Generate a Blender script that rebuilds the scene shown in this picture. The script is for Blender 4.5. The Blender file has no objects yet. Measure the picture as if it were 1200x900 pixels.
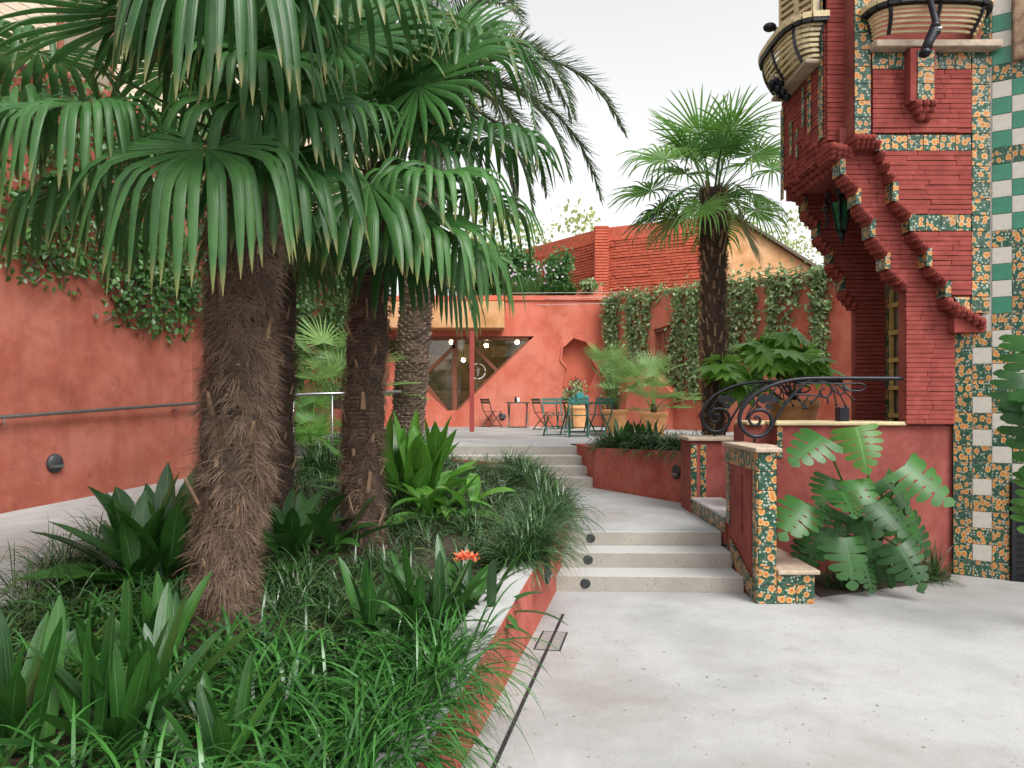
import bpy, bmesh, math, random
import numpy as np
from mathutils import Vector, Matrix, Euler, geometry

random.seed(7); np.random.seed(7)
R = math.radians
scene = bpy.context.scene
COL = scene.collection

# ------------------------------------------------------------------ camera
F, HZ, EYE = 850.0, 470.0, 1.75          # focal length / horizon in photo pixels, eye height in metres
cam = bpy.data.cameras.new('camera'); camo = bpy.data.objects.new('camera', cam); COL.objects.link(camo)
camo.location = (0, 0, EYE); camo.rotation_euler = (R(90), 0, 0)
cam.sensor_width = 36; cam.lens = 36 * F / 1200; cam.shift_y = (HZ - 450) / 1200
cam.clip_start = .05; cam.clip_end = 600
scene.camera = camo

# ------------------------------------------------------------------ sky and sun (bright overcast)
SUN_EL, SUN_AZ = 52, 142                # degrees; azimuth: direction the light comes from, measured from +Y towards +X
wd = bpy.data.worlds.new('World'); scene.world = wd; wd.use_nodes = True
nt = wd.node_tree; nt.nodes.clear()
sky = nt.nodes.new('ShaderNodeTexSky'); sky.sky_type = 'NISHITA'; sky.sun_disc = False
sky.sun_elevation = R(SUN_EL); sky.sun_rotation = R(SUN_AZ)
sky.air_density = 1.0; sky.dust_density = 4.0; sky.ozone_density = 1.0
hs = nt.nodes.new('ShaderNodeHueSaturation'); hs.inputs['Saturation'].default_value = .05
bg = nt.nodes.new('ShaderNodeBackground'); bg.inputs['Strength'].default_value = .15
wo = nt.nodes.new('ShaderNodeOutputWorld')
nt.links.new(sky.outputs[0], hs.inputs['Color']); nt.links.new(hs.outputs[0], bg.inputs['Color']); nt.links.new(bg.outputs[0], wo.inputs['Surface'])
sl = bpy.data.lights.new('sun', 'SUN'); sl.energy = .9; sl.angle = R(28); sl.color = (1, .96, .9)
so = bpy.data.objects.new('sun', sl); COL.objects.link(so)
sdir = Vector((math.sin(R(SUN_AZ)) * math.cos(R(SUN_EL)), math.cos(R(SUN_AZ)) * math.cos(R(SUN_EL)), math.sin(R(SUN_EL))))
so.rotation_euler = (-sdir).to_track_quat('-Z', 'Y').to_euler(); so.location = (0, 0, 20)
vs = scene.view_settings
vs.view_transform = 'Standard'; vs.look = 'None'; vs.gamma = 1; vs.exposure = 1.08; vs.use_curve_mapping = False
scene.cycles.max_bounces = 8; scene.cycles.transparent_max_bounces = 8

# ------------------------------------------------------------------ helpers
def at(px, py, Y): return Vector(((px - 600) / F * Y, Y, EYE - (py - HZ) / F * Y))
def gnd(px, py, z):
    Y = F * (EYE - z) / (py - HZ); return at(px, py, Y)
def U(a, b): return random.uniform(a, b)

def tag(o, label=None, cat=None, group=None, kind=None):
    if label: o['label'] = label
    if cat: o['category'] = cat
    if group: o['group'] = group
    if kind: o['kind'] = kind
    return o
def empty(name, loc, label=None, cat=None, group=None, kind=None):
    o = bpy.data.objects.new(name, None); COL.objects.link(o); o.location = loc; o.empty_display_size = .1
    return tag(o, label, cat, group, kind)
def root_of(o):
    while o.parent: o = o.parent
    return o

def link_mesh(name, me, mat, parent=None, origin=None):
    """link a mesh given in world coordinates; children are stored relative to their thing's base"""
    if mat: me.materials.append(mat)
    o = bpy.data.objects.new(name, me); COL.objects.link(o)
    if parent:
        off = root_of(parent).location; o.parent = parent
    else:
        n = len(me.vertices); a = np.empty(n * 3, 'f'); me.vertices.foreach_get('co', a); a = a.reshape(-1, 3)
        mn, mx = a.min(0), a.max(0)
        off = Vector(((mn[0] + mx[0]) / 2, (mn[1] + mx[1]) / 2, mn[2])) if origin is None else Vector(origin)
        o.location = off
    me.transform(Matrix.Translation(-Vector(off)))
    return o

class MB:
    def __init__(s): s.v = []; s.f = []
    def add(s, vs, fs):
        n = len(s.v); s.v += [tuple(v) for v in vs]; s.f += [tuple(i + n for i in f) for f in fs]; return s
    def box(s, x0, y0, z0, x1, y1, z1):
        return s.add([(x0,y0,z0),(x1,y0,z0),(x1,y1,z0),(x0,y1,z0),(x0,y0,z1),(x1,y0,z1),(x1,y1,z1),(x0,y1,z1)],
                     [(0,3,2,1),(4,5,6,7),(0,1,5,4),(1,2,6,5),(2,3,7,6),(3,0,4,7)])
    def bar(s, a, b, w, h, up=(0,0,1)):
        a, b = Vector(a), Vector(b); d = (b - a).normalized(); x = d.cross(Vector(up))
        if x.length < 1e-4: x = d.cross(Vector((0,1,0)))
        x.normalize(); y = x.cross(d).normalized(); x = x * w / 2; y = y * h / 2
        return s.add([a-x-y,a+x-y,a+x+y,a-x+y,b-x-y,b+x-y,b+x+y,b-x+y],
                     [(0,1,2,3),(7,6,5,4),(0,4,5,1),(1,5,6,2),(2,6,7,3),(3,7,4,0)])
    def tube(s, pts, r, n=8, cap=True):
        pts = [Vector(p) for p in pts]; m = len(pts)
        rs = r if isinstance(r, (list, tuple)) else [r] * m
        ref = Vector((.31, .57, .76)); base = len(s.v); prev = None
        for i, p in enumerate(pts):
            d = (pts[min(i+1, m-1)] - pts[max(i-1, 0)])
            d = d.normalized() if d.length > 1e-9 else Vector((0,0,1))
            x = (prev - d * prev.dot(d)) if prev is not None else d.cross(ref)
            if x.length < 1e-5: x = d.cross(Vector((1,0,0)))
            x.normalize(); prev = x; y = d.cross(x)
            for k in range(n):
                a = 2 * math.pi * k / n; s.v.append(tuple(p + (x * math.cos(a) + y * math.sin(a)) * rs[i]))
        for i in range(m - 1):
            for k in range(n):
                a = base + i*n + k; b = base + i*n + (k+1) % n
                s.f.append((a, b, b + n, a + n))
        if cap:
            s.f.append(tuple(base + k for k in reversed(range(n)))); s.f.append(tuple(base + (m-1)*n + k for k in range(n)))
        return s
    def lathe(s, prof, c, n=24, axis='z', cap=True):
        c = Vector(c); base = len(s.v); m = len(prof)
        for r, h in prof:
            for k in range(n):
                a = 2 * math.pi * k / n; u, w = r * math.cos(a), r * math.sin(a)
                s.v.append(tuple(c + (Vector((u, w, h)) if axis == 'z' else Vector((u, -h, w)) if axis == 'y' else Vector((h, u, w)))))
        for i in range(m - 1):
            for k in range(n):
                a = base + i*n + k; b = base + i*n + (k+1) % n
                s.f.append((a, b, b + n, a + n))
        if cap:
            s.f.append(tuple(base + k for k in reversed(range(n)))); s.f.append(tuple(base + (m-1)*n + k for k in range(n)))
        return s
    def ball(s, c, r, n=10, m=7):
        rx, ry, rz = r if isinstance(r, (tuple, list)) else (r, r, r); c = Vector(c); base = len(s.v)
        for i in range(m + 1):
            t = math.pi * i / m
            for k in range(n):
                a = 2 * math.pi * k / n
                s.v.append(tuple(c + Vector((rx*math.sin(t)*math.cos(a), ry*math.sin(t)*math.sin(a), rz*math.cos(t)))))
        for i in range(m):
            for k in range(n):
                a = base + i*n + k; b = base + i*n + (k+1) % n
                s.f.append((a, a + n, b + n, b))
        return s
    def prism(s, loops, fr, d):
        """loops: outer outline (and holes) in 2-D; fr maps (u, v) to the front face, d is the vector to the back face"""
        if not isinstance(loops[0][0], (tuple, list)): loops = [loops]
        d = Vector(d); flat = [Vector((u, v, 0)) for L in loops for (u, v) in L]
        tris = geometry.tessellate_polygon([[Vector((u, v, 0)) for (u, v) in L] for L in loops])
        fv = [Vector(fr(p.x, p.y)) for p in flat]; n = len(flat); base = len(s.v)
        s.v += [tuple(p) for p in fv] + [tuple(p + d) for p in fv]
        for t in tris:
            s.f.append(tuple(base + i for i in t)); s.f.append(tuple(base + n + i for i in reversed(t)))
        o = 0
        for L in loops:
            k = len(L)
            for i in range(k):
                a, b = base + o + i, base + o + (i + 1) % k
                s.f.append((a, b, b + n, a + n))
            o += k
        return s
    def build(s, name, mat, parent=None, smooth=False, bevel=0, origin=None, fix=True):
        me = bpy.data.meshes.new(name); me.from_pydata(s.v, [], s.f)
        if fix or bevel:
            bm = bmesh.new(); bm.from_mesh(me)
            if bevel: bmesh.ops.remove_doubles(bm, verts=bm.verts, dist=1e-5)
            bmesh.ops.recalc_face_normals(bm, faces=bm.faces)
            if bevel:
                ed = [e for e in bm.edges if len(e.link_faces) == 2 and e.calc_face_angle(0) > .5]
                bmesh.ops.bevel(bm, geom=ed, offset=bevel, segments=2, affect='EDGES', profile=.5)
            bm.to_mesh(me); bm.free()
        if smooth: me.polygons.foreach_set('use_smooth', [True] * len(me.polygons))
        me.update()
        return link_mesh(name, me, mat, parent, origin)

def inst(me, name, parent, loc, rot=(0,0,0), scale=(1,1,1)):
    """another object on shared mesh data; loc in world coordinates"""
    o = bpy.data.objects.new(name, me); COL.objects.link(o)
    if parent: o.parent = parent; o.location = Vector(loc) - Vector(root_of(parent).location)
    else: o.location = loc
    o.rotation_euler = rot; o.scale = scale
    return o
def copy_tree(o, parent=None):
    c = o.copy(); COL.objects.link(c)
    if parent: c.parent = parent
    for ch in o.children: copy_tree(ch, c)
    return c

# ------------------------------------------------------------------ numpy ribbons: grass, fibres, palm leaflets, leaves
def nrm(a): return a / np.maximum(np.linalg.norm(a, axis=-1, keepdims=True), 1e-9)
def arr(x, n): return np.full(n, x, float) if np.isscalar(x) else np.asarray(x, float)
def ribbons(p, d, L, W, nseg, bend, prof, side=None, fold=0.0, rnd=None, target=(0,0,-1)):
    """N strips marching from p along d, bending towards target; returns verts, quads, t (along), u (across), rnd"""
    p = np.array(p, float); N = len(p); d = nrm(np.array(d, float)); L = arr(L, N); W = arr(W, N)
    b = np.asarray(bend, float)
    if b.ndim == 0: b = np.full((N, nseg), float(b))
    elif b.ndim == 1 and len(b) == N and N != nseg: b = np.repeat(b[:, None], nseg, 1)
    elif b.ndim == 1: b = np.repeat(b[None, :], N, 0)
    prof = np.asarray(prof, float)
    if side is None:
        s = np.cross(d, (0, 0, 1)); bad = np.linalg.norm(s, axis=1) < .05
        s[bad] = (1, 0, 0); side = nrm(s)
    else: side = nrm(np.array(side, float))
    m = 3 if fold else 2
    V = np.zeros((N, nseg + 1, m, 3)); tg = np.array(target, float)
    for k in range(nseg + 1):
        w = (W * prof[k])[:, None] * .5
        if fold:
            n = np.cross(side, d)
            V[:, k, 0] = p - side * w + n * w * fold; V[:, k, 1] = p - n * w * fold * .6; V[:, k, 2] = p + side * w + n * w * fold
        else:
            V[:, k, 0] = p - side * w; V[:, k, 1] = p + side * w
        if k < nseg:
            p = p + d * (L / nseg)[:, None]
            d = nrm(d + tg * b[:, k:k+1])
    idx = np.arange(N * (nseg + 1) * m).reshape(N, nseg + 1, m)
    q = []
    for c in range(m - 1):
        q.append(np.stack([idx[:, :-1, c], idx[:, :-1, c+1], idx[:, 1:, c+1], idx[:, 1:, c]], -1).reshape(-1, 4))
    q = np.concatenate(q)
    t = np.broadcast_to(np.linspace(0, 1, nseg + 1)[None, :, None], (N, nseg + 1, m)).reshape(-1)
    u = np.broadcast_to(np.linspace(-1, 1, m)[None, None, :], (N, nseg + 1, m)).reshape(-1)
    r = np.random.rand(N) if rnd is None else arr(rnd, N)
    r = np.broadcast_to(r[:, None, None], (N, nseg + 1, m)).reshape(-1)
    return V.reshape(-1, 3), q, t, u, r

def join_np(parts):
    vs, qs, ts, us, rs = [], [], [], [], []; n = 0
    for v, q, t, u, r in parts:
        vs.append(v); qs.append(q + n); ts.append(t); us.append(u); rs.append(r); n += len(v)
    return np.concatenate(vs), np.concatenate(qs), np.concatenate(ts), np.concatenate(us), np.concatenate(rs)

def np_mesh(name, data, smooth=True):
    v, q, t, u, r = data
    me = bpy.data.meshes.new(name); me.vertices.add(len(v)); me.vertices.foreach_set('co', np.asarray(v, 'f').ravel())
    nq = len(q); me.loops.add(nq * 4); me.loops.foreach_set('vertex_index', np.asarray(q, 'i').ravel())
    me.polygons.add(nq); me.polygons.foreach_set('loop_start', np.arange(0, nq * 4, 4, dtype='i'))
    if smooth: me.polygons.foreach_set('use_smooth', np.ones(nq, bool))
    me.update(calc_edges=True)
    for nm, a in (('along', t), ('across', u), ('rnd', r)):
        at_ = me.attributes.new(nm, 'FLOAT', 'POINT'); at_.data.foreach_set('value', np.asarray(a, 'f'))
    return me
def np_obj(name, data, mat, parent=None, smooth=True): return link_mesh(name, np_mesh(name, data, smooth), mat, parent)

# ------------------------------------------------------------------ materials
M = {}
class NT:
    def __init__(s, name):
        s.m = bpy.data.materials.new(name); s.m.use_nodes = True; s.t = s.m.node_tree; s.n = s.t.nodes
        s.n.clear(); s.out = s.n.new('ShaderNodeOutputMaterial'); s.b = s.n.new('ShaderNodeBsdfPrincipled')
        s.t.links.new(s.b.outputs[0], s.out.inputs['Surface']); M[name] = s.m
    def new(s, typ, **kw):
        n = s.n.new('ShaderNode' + typ)
        for k, v in kw.items():
            if hasattr(n, k): setattr(n, k, v)
            else: n.inputs[k.replace('_', ' ')].default_value = v
        return n
    def link(s, a, b): s.t.links.new(a, b)
    def coord(s, kind='Object'): return s.new('TexCoord').outputs[kind]
    def noise(s, scale, detail=4, rough=.55, vec=None, **kw):
        n = s.new('TexNoise'); n.inputs['Scale'].default_value = scale; n.inputs['Detail'].default_value = detail; n.inputs['Roughness'].default_value = rough
        if vec is not None: s.link(vec, n.inputs['Vector'])
        return n.outputs['Fac']
    def ramp(s, fac, stops):
        r = s.new('ValToRGB'); e = r.color_ramp.elements
        while len(e) < len(stops): e.new(.5)
        for el, (p, c) in zip(e, stops): el.position = p; el.color = (*c, 1) if len(c) == 3 else c
        s.link(fac, r.inputs[0]); return r.outputs[0]
    def mix(s, fac, a, b, mode='MIX'):
        n = s.new('MixRGB'); n.blend_type = mode
        for i, x in enumerate((fac, a, b)):
            if hasattr(x, 'is_output'): s.link(x, n.inputs[i])
            else: n.inputs[i].default_value = x if i == 0 else ((*x, 1) if len(x) == 3 else x)
        return n.outputs[0]
    def math(s, op, a, b=0.0):
        n = s.new('Math'); n.operation = op
        for i, x in enumerate((a, b)):
            if hasattr(x, 'is_output'): s.link(x, n.inputs[i])
            else: n.inputs[i].default_value = x
        return n.outputs[0]
    def bump(s, h, strength=.3, dist=.01):
        n = s.new('Bump'); n.inputs['Strength'].default_value = strength; n.inputs['Distance'].default_value = dist
        s.link(h, n.inputs['Height']); s.link(n.outputs[0], s.b.inputs['Normal']); return n
    def base(s, c, rough=.6, metal=0.0, spec=.5):
        if hasattr(c, 'is_output'): s.link(c, s.b.inputs['Base Color'])
        else: s.b.inputs['Base Color'].default_value = (*c, 1)
        if hasattr(rough, 'is_output'): s.link(rough, s.b.inputs['Roughness'])
        else: s.b.inputs['Roughness'].default_value = rough
        s.b.inputs['Metallic'].default_value = metal; s.b.inputs['Specular IOR Level'].default_value = spec
        return s.m

def world_pos(n):
    return n.new('NewGeometry').outputs['Position']
def stucco(name, c_dark, c_mid, c_light, patch=.9, bump=.35):
    n = NT(name); g = world_pos(n)
    a = n.noise(patch, 6, .62, g); b = n.noise(patch * 4.3, 5, .6, g); f = n.noise(140, 3, .6, g); st = n.new('Mapping'); st.inputs['Scale'].default_value = (2.2, 2.2, .35)
    n.link(g, st.inputs['Vector']); s2 = n.noise(1.6, 4, .6, st.outputs[0])
    c = n.ramp(a, [(.38, c_dark), (.5, c_mid), (.62, c_light)])
    c = n.mix(n.math('MULTIPLY', n.ramp(b, [(.45, (0,0,0)), (.62, (1,1,1))]), .6), c, c_light)
    bl = n.noise(patch * 2.1, 8, .7, n.new('Mapping', Location=(7, 3, 1)).outputs[0]) if False else n.noise(patch * 2.1 + .37, 8, .72, g)
    c = n.mix(n.math('MULTIPLY', n.ramp(bl, [(.52, (0,0,0)), (.60, (1,1,1))]), .28), c, tuple(x * .8 for x in c_dark))
    c = n.mix(n.math('MULTIPLY', n.ramp(s2, [(.5, (0,0,0)), (.72, (1,1,1))]), .5), c, c_dark)
    c = n.mix(.25, c, n.ramp(f, [(.3, (.25,.25,.25)), (.7, (.75,.75,.75))]), 'OVERLAY')
    h = n.mix(.35, f, b)
    n.bump(h, bump, .012); return n.base(c, .88, spec=.25)
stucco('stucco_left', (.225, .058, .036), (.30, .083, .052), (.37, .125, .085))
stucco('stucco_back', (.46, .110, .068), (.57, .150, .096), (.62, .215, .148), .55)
stucco('stucco_bed', (.27, .058, .041), (.36, .082, .058), (.43, .13, .095), 1.6)
stucco('stucco_house', (.19, .046, .037), (.25, .062, .050), (.30, .088, .072), 1.5)
stucco('ochre_plaster', (.44, .22, .085), (.58, .31, .145), (.64, .39, .21), .8)
stucco('cream_plaster', (.45, .36, .25), (.58, .48, .36), (.66, .57, .45), .5)
stucco('niche_plaster', (.52, .14, .085), (.60, .17, .10), (.64, .20, .125), .9)

def concrete(name, base, speck, spd=.5):
    n = NT(name); g = world_pos(n)
    a = n.noise(.55, 6, .6, g); b = n.noise(3.1, 6, .65, g); f = n.noise(90, 4, .7, g)
    lo = tuple(x * .74 for x in base); hi = tuple(min(1, x * 1.10) for x in base)
    c = n.ramp(a, [(.33, lo), (.5, base), (.68, hi)])
    c = n.mix(n.math('MULTIPLY', n.ramp(b, [(.45, (0,0,0)), (.72, (1,1,1))]), .38), c, tuple(x * .72 for x in base))
    vo = n.new('TexVoronoi'); vo.inputs['Scale'].default_value = 26; n.link(g, vo.inputs['Vector'])
    vr = n.new('SeparateColor'); n.link(vo.outputs['Color'], vr.inputs[0])
    m = n.math('MULTIPLY', n.math('LESS_THAN', vo.outputs['Distance'], .16), n.math('LESS_THAN', vr.outputs[0], spd * .5))
    c = n.mix(n.math('MULTIPLY', m, .75), c, speck)
    v2 = n.new('TexVoronoi'); v2.inputs['Scale'].default_value = 75; n.link(g, v2.inputs['Vector'])
    v2r = n.new('SeparateColor'); n.link(v2.outputs['Color'], v2r.inputs[0])
    m2 = n.math('MULTIPLY', n.math('LESS_THAN', v2.outputs['Distance'], .22), n.math('LESS_THAN', v2r.outputs[0], spd))
    c = n.mix(n.math('MULTIPLY', m2, .55), c, speck)
    c = n.mix(.16, c, n.ramp(f, [(.3, (.2,.2,.2)), (.7, (.8,.8,.8))]), 'OVERLAY')
    n.bump(n.mix(.4, f, b), .22, .006)
    return n, c
n, c = concrete('patio_concrete', (.355, .355, .352), (.12, .11, .10), .26)
c = n.mix(n.math('MULTIPLY', n.ramp(n.noise(.33, 7, .68, world_pos(n)), [(.48, (0,0,0)), (.64, (1,1,1))]), .7), c, (.225, .20, .17))
c = n.mix(n.math('MULTIPLY', n.ramp(n.noise(1.4, 8, .75, world_pos(n)), [(.58, (0,0,0)), (.66, (1,1,1))]), .35), c, (.20, .195, .185)); n.base(c, .85, spec=.2)
n, c = concrete('coping_concrete', (.40, .40, .39), (.16, .15, .14), .3); n.base(c, .85, spec=.3)
# steps: smooth trowelled top, exposed aggregate on the risers
n, c = concrete('step_concrete', (.34, .315, .275), (.10, .09, .08), .75)
gn = n.new('NewGeometry'); sx = n.new('SeparateXYZ'); n.link(gn.outputs['Normal'], sx.inputs[0])
c = n.mix(n.math('GREATER_THAN', sx.outputs[2], .7), c, n.mix(.35, (.46, .46, .455), c)); n.base(c, .82, spec=.3)

def plain(name, c, rough=.5, metal=0.0, var=.25, scale=12, bump=0, spec=.5):
    n = NT(name); g = n.coord(); a = n.noise(scale, 4, .6, g)
    cc = n.ramp(a, [(.3, tuple(x * (1 - var) for x in c)), (.7, tuple(min(1, x * (1 + var)) for x in c))])
    if bump: n.bump(n.noise(scale * 5, 3, .6, g), bump, .004)
    return n.base(cc, rough, metal, spec)
plain('wood_cream', (.52, .42, .235), .55, var=.18, scale=9)
plain('lattice_yellow', (.55, .40, .14), .5, var=.2)
plain('iron_black', (.018, .019, .024), .38, .6, var=.3, spec=.5)
plain('steel', (.34, .34, .35), .35, .9, var=.12)
plain('stone_cap', (.40, .31, .23), .75, var=.25, scale=14, bump=.3)
plain('marble', (.5, .5, .5), .4, var=.12, scale=8)
plain('tile_white', (.46, .43, .375), .3, var=.10, scale=20)
plain('tile_green', (.025, .165, .095), .25, var=.2, scale=14)
plain('terracotta', (.72, .36, .15), .75, var=.15, scale=7, bump=.15)
plain('chair_green', (.012, .085, .060), .4, var=.2)
plain('chair_dark', (.06, .065, .055), .5, var=.3)
plain('cyan_card', (.06, .48, .50), .5, var=.1)
plain('paper_white', (.75, .77, .75), .6, var=.05)
plain('frame_brown', (.20, .065, .030), .5, var=.25)
plain('post_red', (.33, .055, .045), .5, var=.15)
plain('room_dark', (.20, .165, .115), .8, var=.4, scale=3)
plain('room_counter', (.34, .27, .19), .6, var=.3, scale=3)
plain('light_housing', (.035, .037, .042), .45, .2, var=.2)
plain('cover_grey', (.23, .225, .21), .6, var=.2, scale=30)
plain('drain_dark', (.020, .020, .022), .6, var=.2)
plain('soil', (.045, .030, .020), .95, var=.55, scale=24, bump=.8)
plain('roof_edge', (.10, .075, .05), .7)
plain('bark', (.11, .085, .06), .9, var=.4, scale=10, bump=.5)
plain('stub', (.30, .19, .11), .8, var=.3, scale=30)
plain('fibre_core', (.055, .035, .024), .95, var=.5, scale=40, bump=.8)
plain('date_trunk', (.20, .145, .11), .9, var=.5, scale=18, bump=.6)
plain('date_core', (.05, .034, .025), .95, var=.4, scale=20)
plain('rubble', (.26, .17, .11), .95, var=.55, scale=9, bump=1)
plain('flower_coral', (.75, .16, .07), .6, var=.2)
plain('flower_crimson', (.28, .02, .05), .6, var=.3)
plain('flower_pale', (.62, .52, .62), .6, var=.15)
plain('lantern_glass', (.02, .12, .05), .2, var=.3)
plain('cable', (.55, .53, .50), .5, .5)

def brick_mat(name, c):
    n = NT(name); g = world_pos(n); oi = n.new('ObjectInfo').outputs['Random']
    a = n.noise(7, 5, .65, g); f = n.noise(70, 4, .7, g)
    cc = n.ramp(a, [(.3, tuple(x * .72 for x in c)), (.55, c), (.75, tuple(min(1, x * 1.28 + .012) for x in c))])
    cc = n.mix(n.math('MULTIPLY', oi, .30), cc, tuple(x * .58 for x in c))
    n.bump(n.mix(.5, a, f), .45, .012); return n.base(cc, .85, spec=.08)
brick_mat('brick_red', (.285, .066, .055)); brick_mat('brick_orange', (.56, .140, .085)); brick_mat('corbel_red', (.255, .058, .048))

def tile_flower():
    n = NT('tile_flower'); g = world_pos(n); mp = n.new('Mapping'); n.link(g, mp.inputs['Vector'])
    cx = n.new('CombineXYZ'); sp = n.new('SeparateXYZ'); n.link(g, sp.inputs[0])
    n.link(n.math('ADD', sp.outputs[0], n.math('MULTIPLY', sp.outputs[1], -1.0)), cx.inputs[0]); n.link(sp.outputs[2], cx.inputs[1])
    rnd_ = n.new('ObjectInfo').outputs['Random']; n.link(n.math('MULTIPLY', rnd_, 9.0), cx.inputs[2]); of = n.new('VectorMath'); of.operation = 'ADD'; n.link(cx.outputs[0], of.inputs[0]); c3_ = n.new('CombineXYZ'); n.link(n.math('MULTIPLY', rnd_, 37.0), c3_.inputs[0]); n.link(n.math('MULTIPLY', rnd_, 11.0), c3_.inputs[1]); n.link(c3_.outputs[0], of.inputs[1]); cx = of
    v = n.new('TexVoronoi'); v.voronoi_dimensions = '2D'; v.inputs['Scale'].default_value = 13.0; v.inputs['Randomness'].default_value = .75; n.link(cx.outputs[0], v.inputs['Vector'])
    sc = n.new('SeparateColor'); n.link(v.outputs['Color'], sc.inputs[0])
    rad = n.math('SUBTRACT', n.math('ADD', n.math('MULTIPLY', sc.outputs[0], .17), .27), n.math('MULTIPLY', n.math('LESS_THAN', sc.outputs[1], .15), .5))
    wob = n.math('MULTIPLY', n.math('SUBTRACT', n.noise(60, 2, .5, cx.outputs[0]), .5), .16)
    dist = n.math('ADD', v.outputs['Distance'], wob)
    fl = n.math('LESS_THAN', dist, rad)
    w = n.new('TexVoronoi'); w.voronoi_dimensions = '2D'; w.inputs['Scale'].default_value = 36; n.link(cx.outputs[0], w.inputs['Vector'])
    wc = n.new('SeparateColor'); n.link(w.outputs['Color'], wc.inputs[0])
    cream = n.math('MULTIPLY', n.math('LESS_THAN', w.outputs['Distance'], .36), n.math('LESS_THAN', wc.outputs[1], .38))
    line = n.new('TexVoronoi'); line.voronoi_dimensions = '2D'; line.feature = 'DISTANCE_TO_EDGE'; line.inputs['Scale'].default_value = 13.5; line.inputs['Randomness'].default_value = .9; n.link(cx.outputs[0], line.inputs['Vector'])
    twig = n.math('LESS_THAN', line.outputs['Distance'], .028)
    grn = n.mix(n.noise(25, 3, .6, cx.outputs[0]), (.008, .040, .024), (.022, .100, .058))
    c = n.mix(n.math('MULTIPLY', n.math('MAXIMUM', cream, n.math('MULTIPLY', twig, .35)), .9), grn, (.42, .44, .36))
    org = n.ramp(n.math('DIVIDE', dist, rad), [(.0, (.24, .075, .02)), (.28, (.56, .23, .06)), (.42, (.40, .13, .03)), (.7, (.62, .33, .12)), (1, (.50, .27, .11))])
    c = n.mix(fl, c, org); c = n.mix(n.math('MULTIPLY', rnd_, .28), c, (.05, .05, .04))
    return n.base(c, .32, spec=.28)
tile_flower()

def leaf_mat(name, dark, light, rough=.4, trans=.25, tip=None, mid=None, spec=.5, vein=0):
    n = NT(name)
    def attr(a):
        x = n.new('Attribute'); x.attribute_name = a; return x.outputs['Fac']
    rnd, al, ac = attr('rnd'), attr('along'), attr('across')
    g = world_pos(n); no = n.noise(9, 3, .6, g)
    c = n.mix(n.math('ADD', n.math('MULTIPLY', rnd, .7), n.math('MULTIPLY', n.math('SUBTRACT', no, .35), .8)), dark, light)
    if mid: c = n.mix(n.math('MULTIPLY', n.math('LESS_THAN', n.math('ABSOLUTE', ac), .045), .55), c, mid)
    if tip: c = n.mix(n.math('MULTIPLY', n.ramp(al, [(.86, (0,0,0)), (1, (1,1,1))]), .8), c, tip)
    n.base(c, rough, spec=spec)
    if vein:
        w = n.math('SINE', n.math('MULTIPLY', ac, vein)); n.bump(w, .12, .003)
    tr = n.new('BsdfTranslucent'); n.link(n.mix(.5, c, light), tr.inputs['Color'])
    mx = n.new('MixShader'); mx.inputs[0].default_value = trans
    n.link(n.b.outputs[0], mx.inputs[1]); n.link(tr.outputs[0], mx.inputs[2]); n.link(mx.outputs[0], n.out.inputs['Surface'])
leaf_mat('palm_leaf', (.016, .064, .017), (.080, .205, .052), .36, .28, (.28, .22, .08), vein=16, spec=.33)
leaf_mat('palm_leaf_bright', (.070, .19, .034), (.21, .43, .09), .38, .45, (.35, .32, .12))
leaf_mat('palm_leaf_old', (.14, .15, .05), (.26, .26, .10), .5, .3, (.4, .3, .14))
leaf_mat('palm_pot', (.09, .19, .045), (.25, .42, .12), .45, .38, (.35, .32, .12))
leaf_mat('date_leaf', (.045, .088, .038), (.12, .19, .085), .45, .2)
leaf_mat('lily_grass', (.006, .034, .008), (.056, .190, .032), .28, .14, spec=.45)
leaf_mat('mondo_grass', (.009, .036, .010), (.075, .155, .048), .24, .12, spec=.5)
leaf_mat('broad_leaf', (.009, .042, .009), (.045, .145, .022), .32, .22, mid=(.12, .26, .08), vein=22)
leaf_mat('broad_leaf_bright', (.032, .115, .014), (.13, .33, .045), .32, .3, mid=(.25, .45, .12), vein=22)
leaf_mat('monstera_leaf', (.008, .040, .008), (.042, .145, .026), .34, .14, mid=(.055, .15, .045), spec=.3)
leaf_mat('monstera_bright', (.030, .10, .014), (.085, .22, .03), .36, .25, mid=(.14, .3, .09), spec=.3)
leaf_mat('fatsia_leaf', (.11, .28, .038), (.28, .54, .10), .36, .45, mid=(.22, .42, .14))
leaf_mat('vine_dark', (.018, .060, .014), (.095, .22, .048), .4, .25)
leaf_mat('jasmine_leaf', (.045, .13, .030), (.40, .52, .25), .4, .2)
leaf_mat('shrub_leaf', (.03, .10, .025), (.11, .25, .07), .45, .3)
leaf_mat('washed_out_tree_leaf', (.26, .34, .10), (.50, .56, .22), .6, .5)  # leaf colour lightened to imitate washed-out, overexposed foliage
leaf_mat('fibre', (.070, .046, .033), (.30, .200, .145), .75, .1, spec=.2)
leaf_mat('fibre_dark', (.040, .027, .020), (.20, .125, .088), .75, .1, spec=.2)

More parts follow.
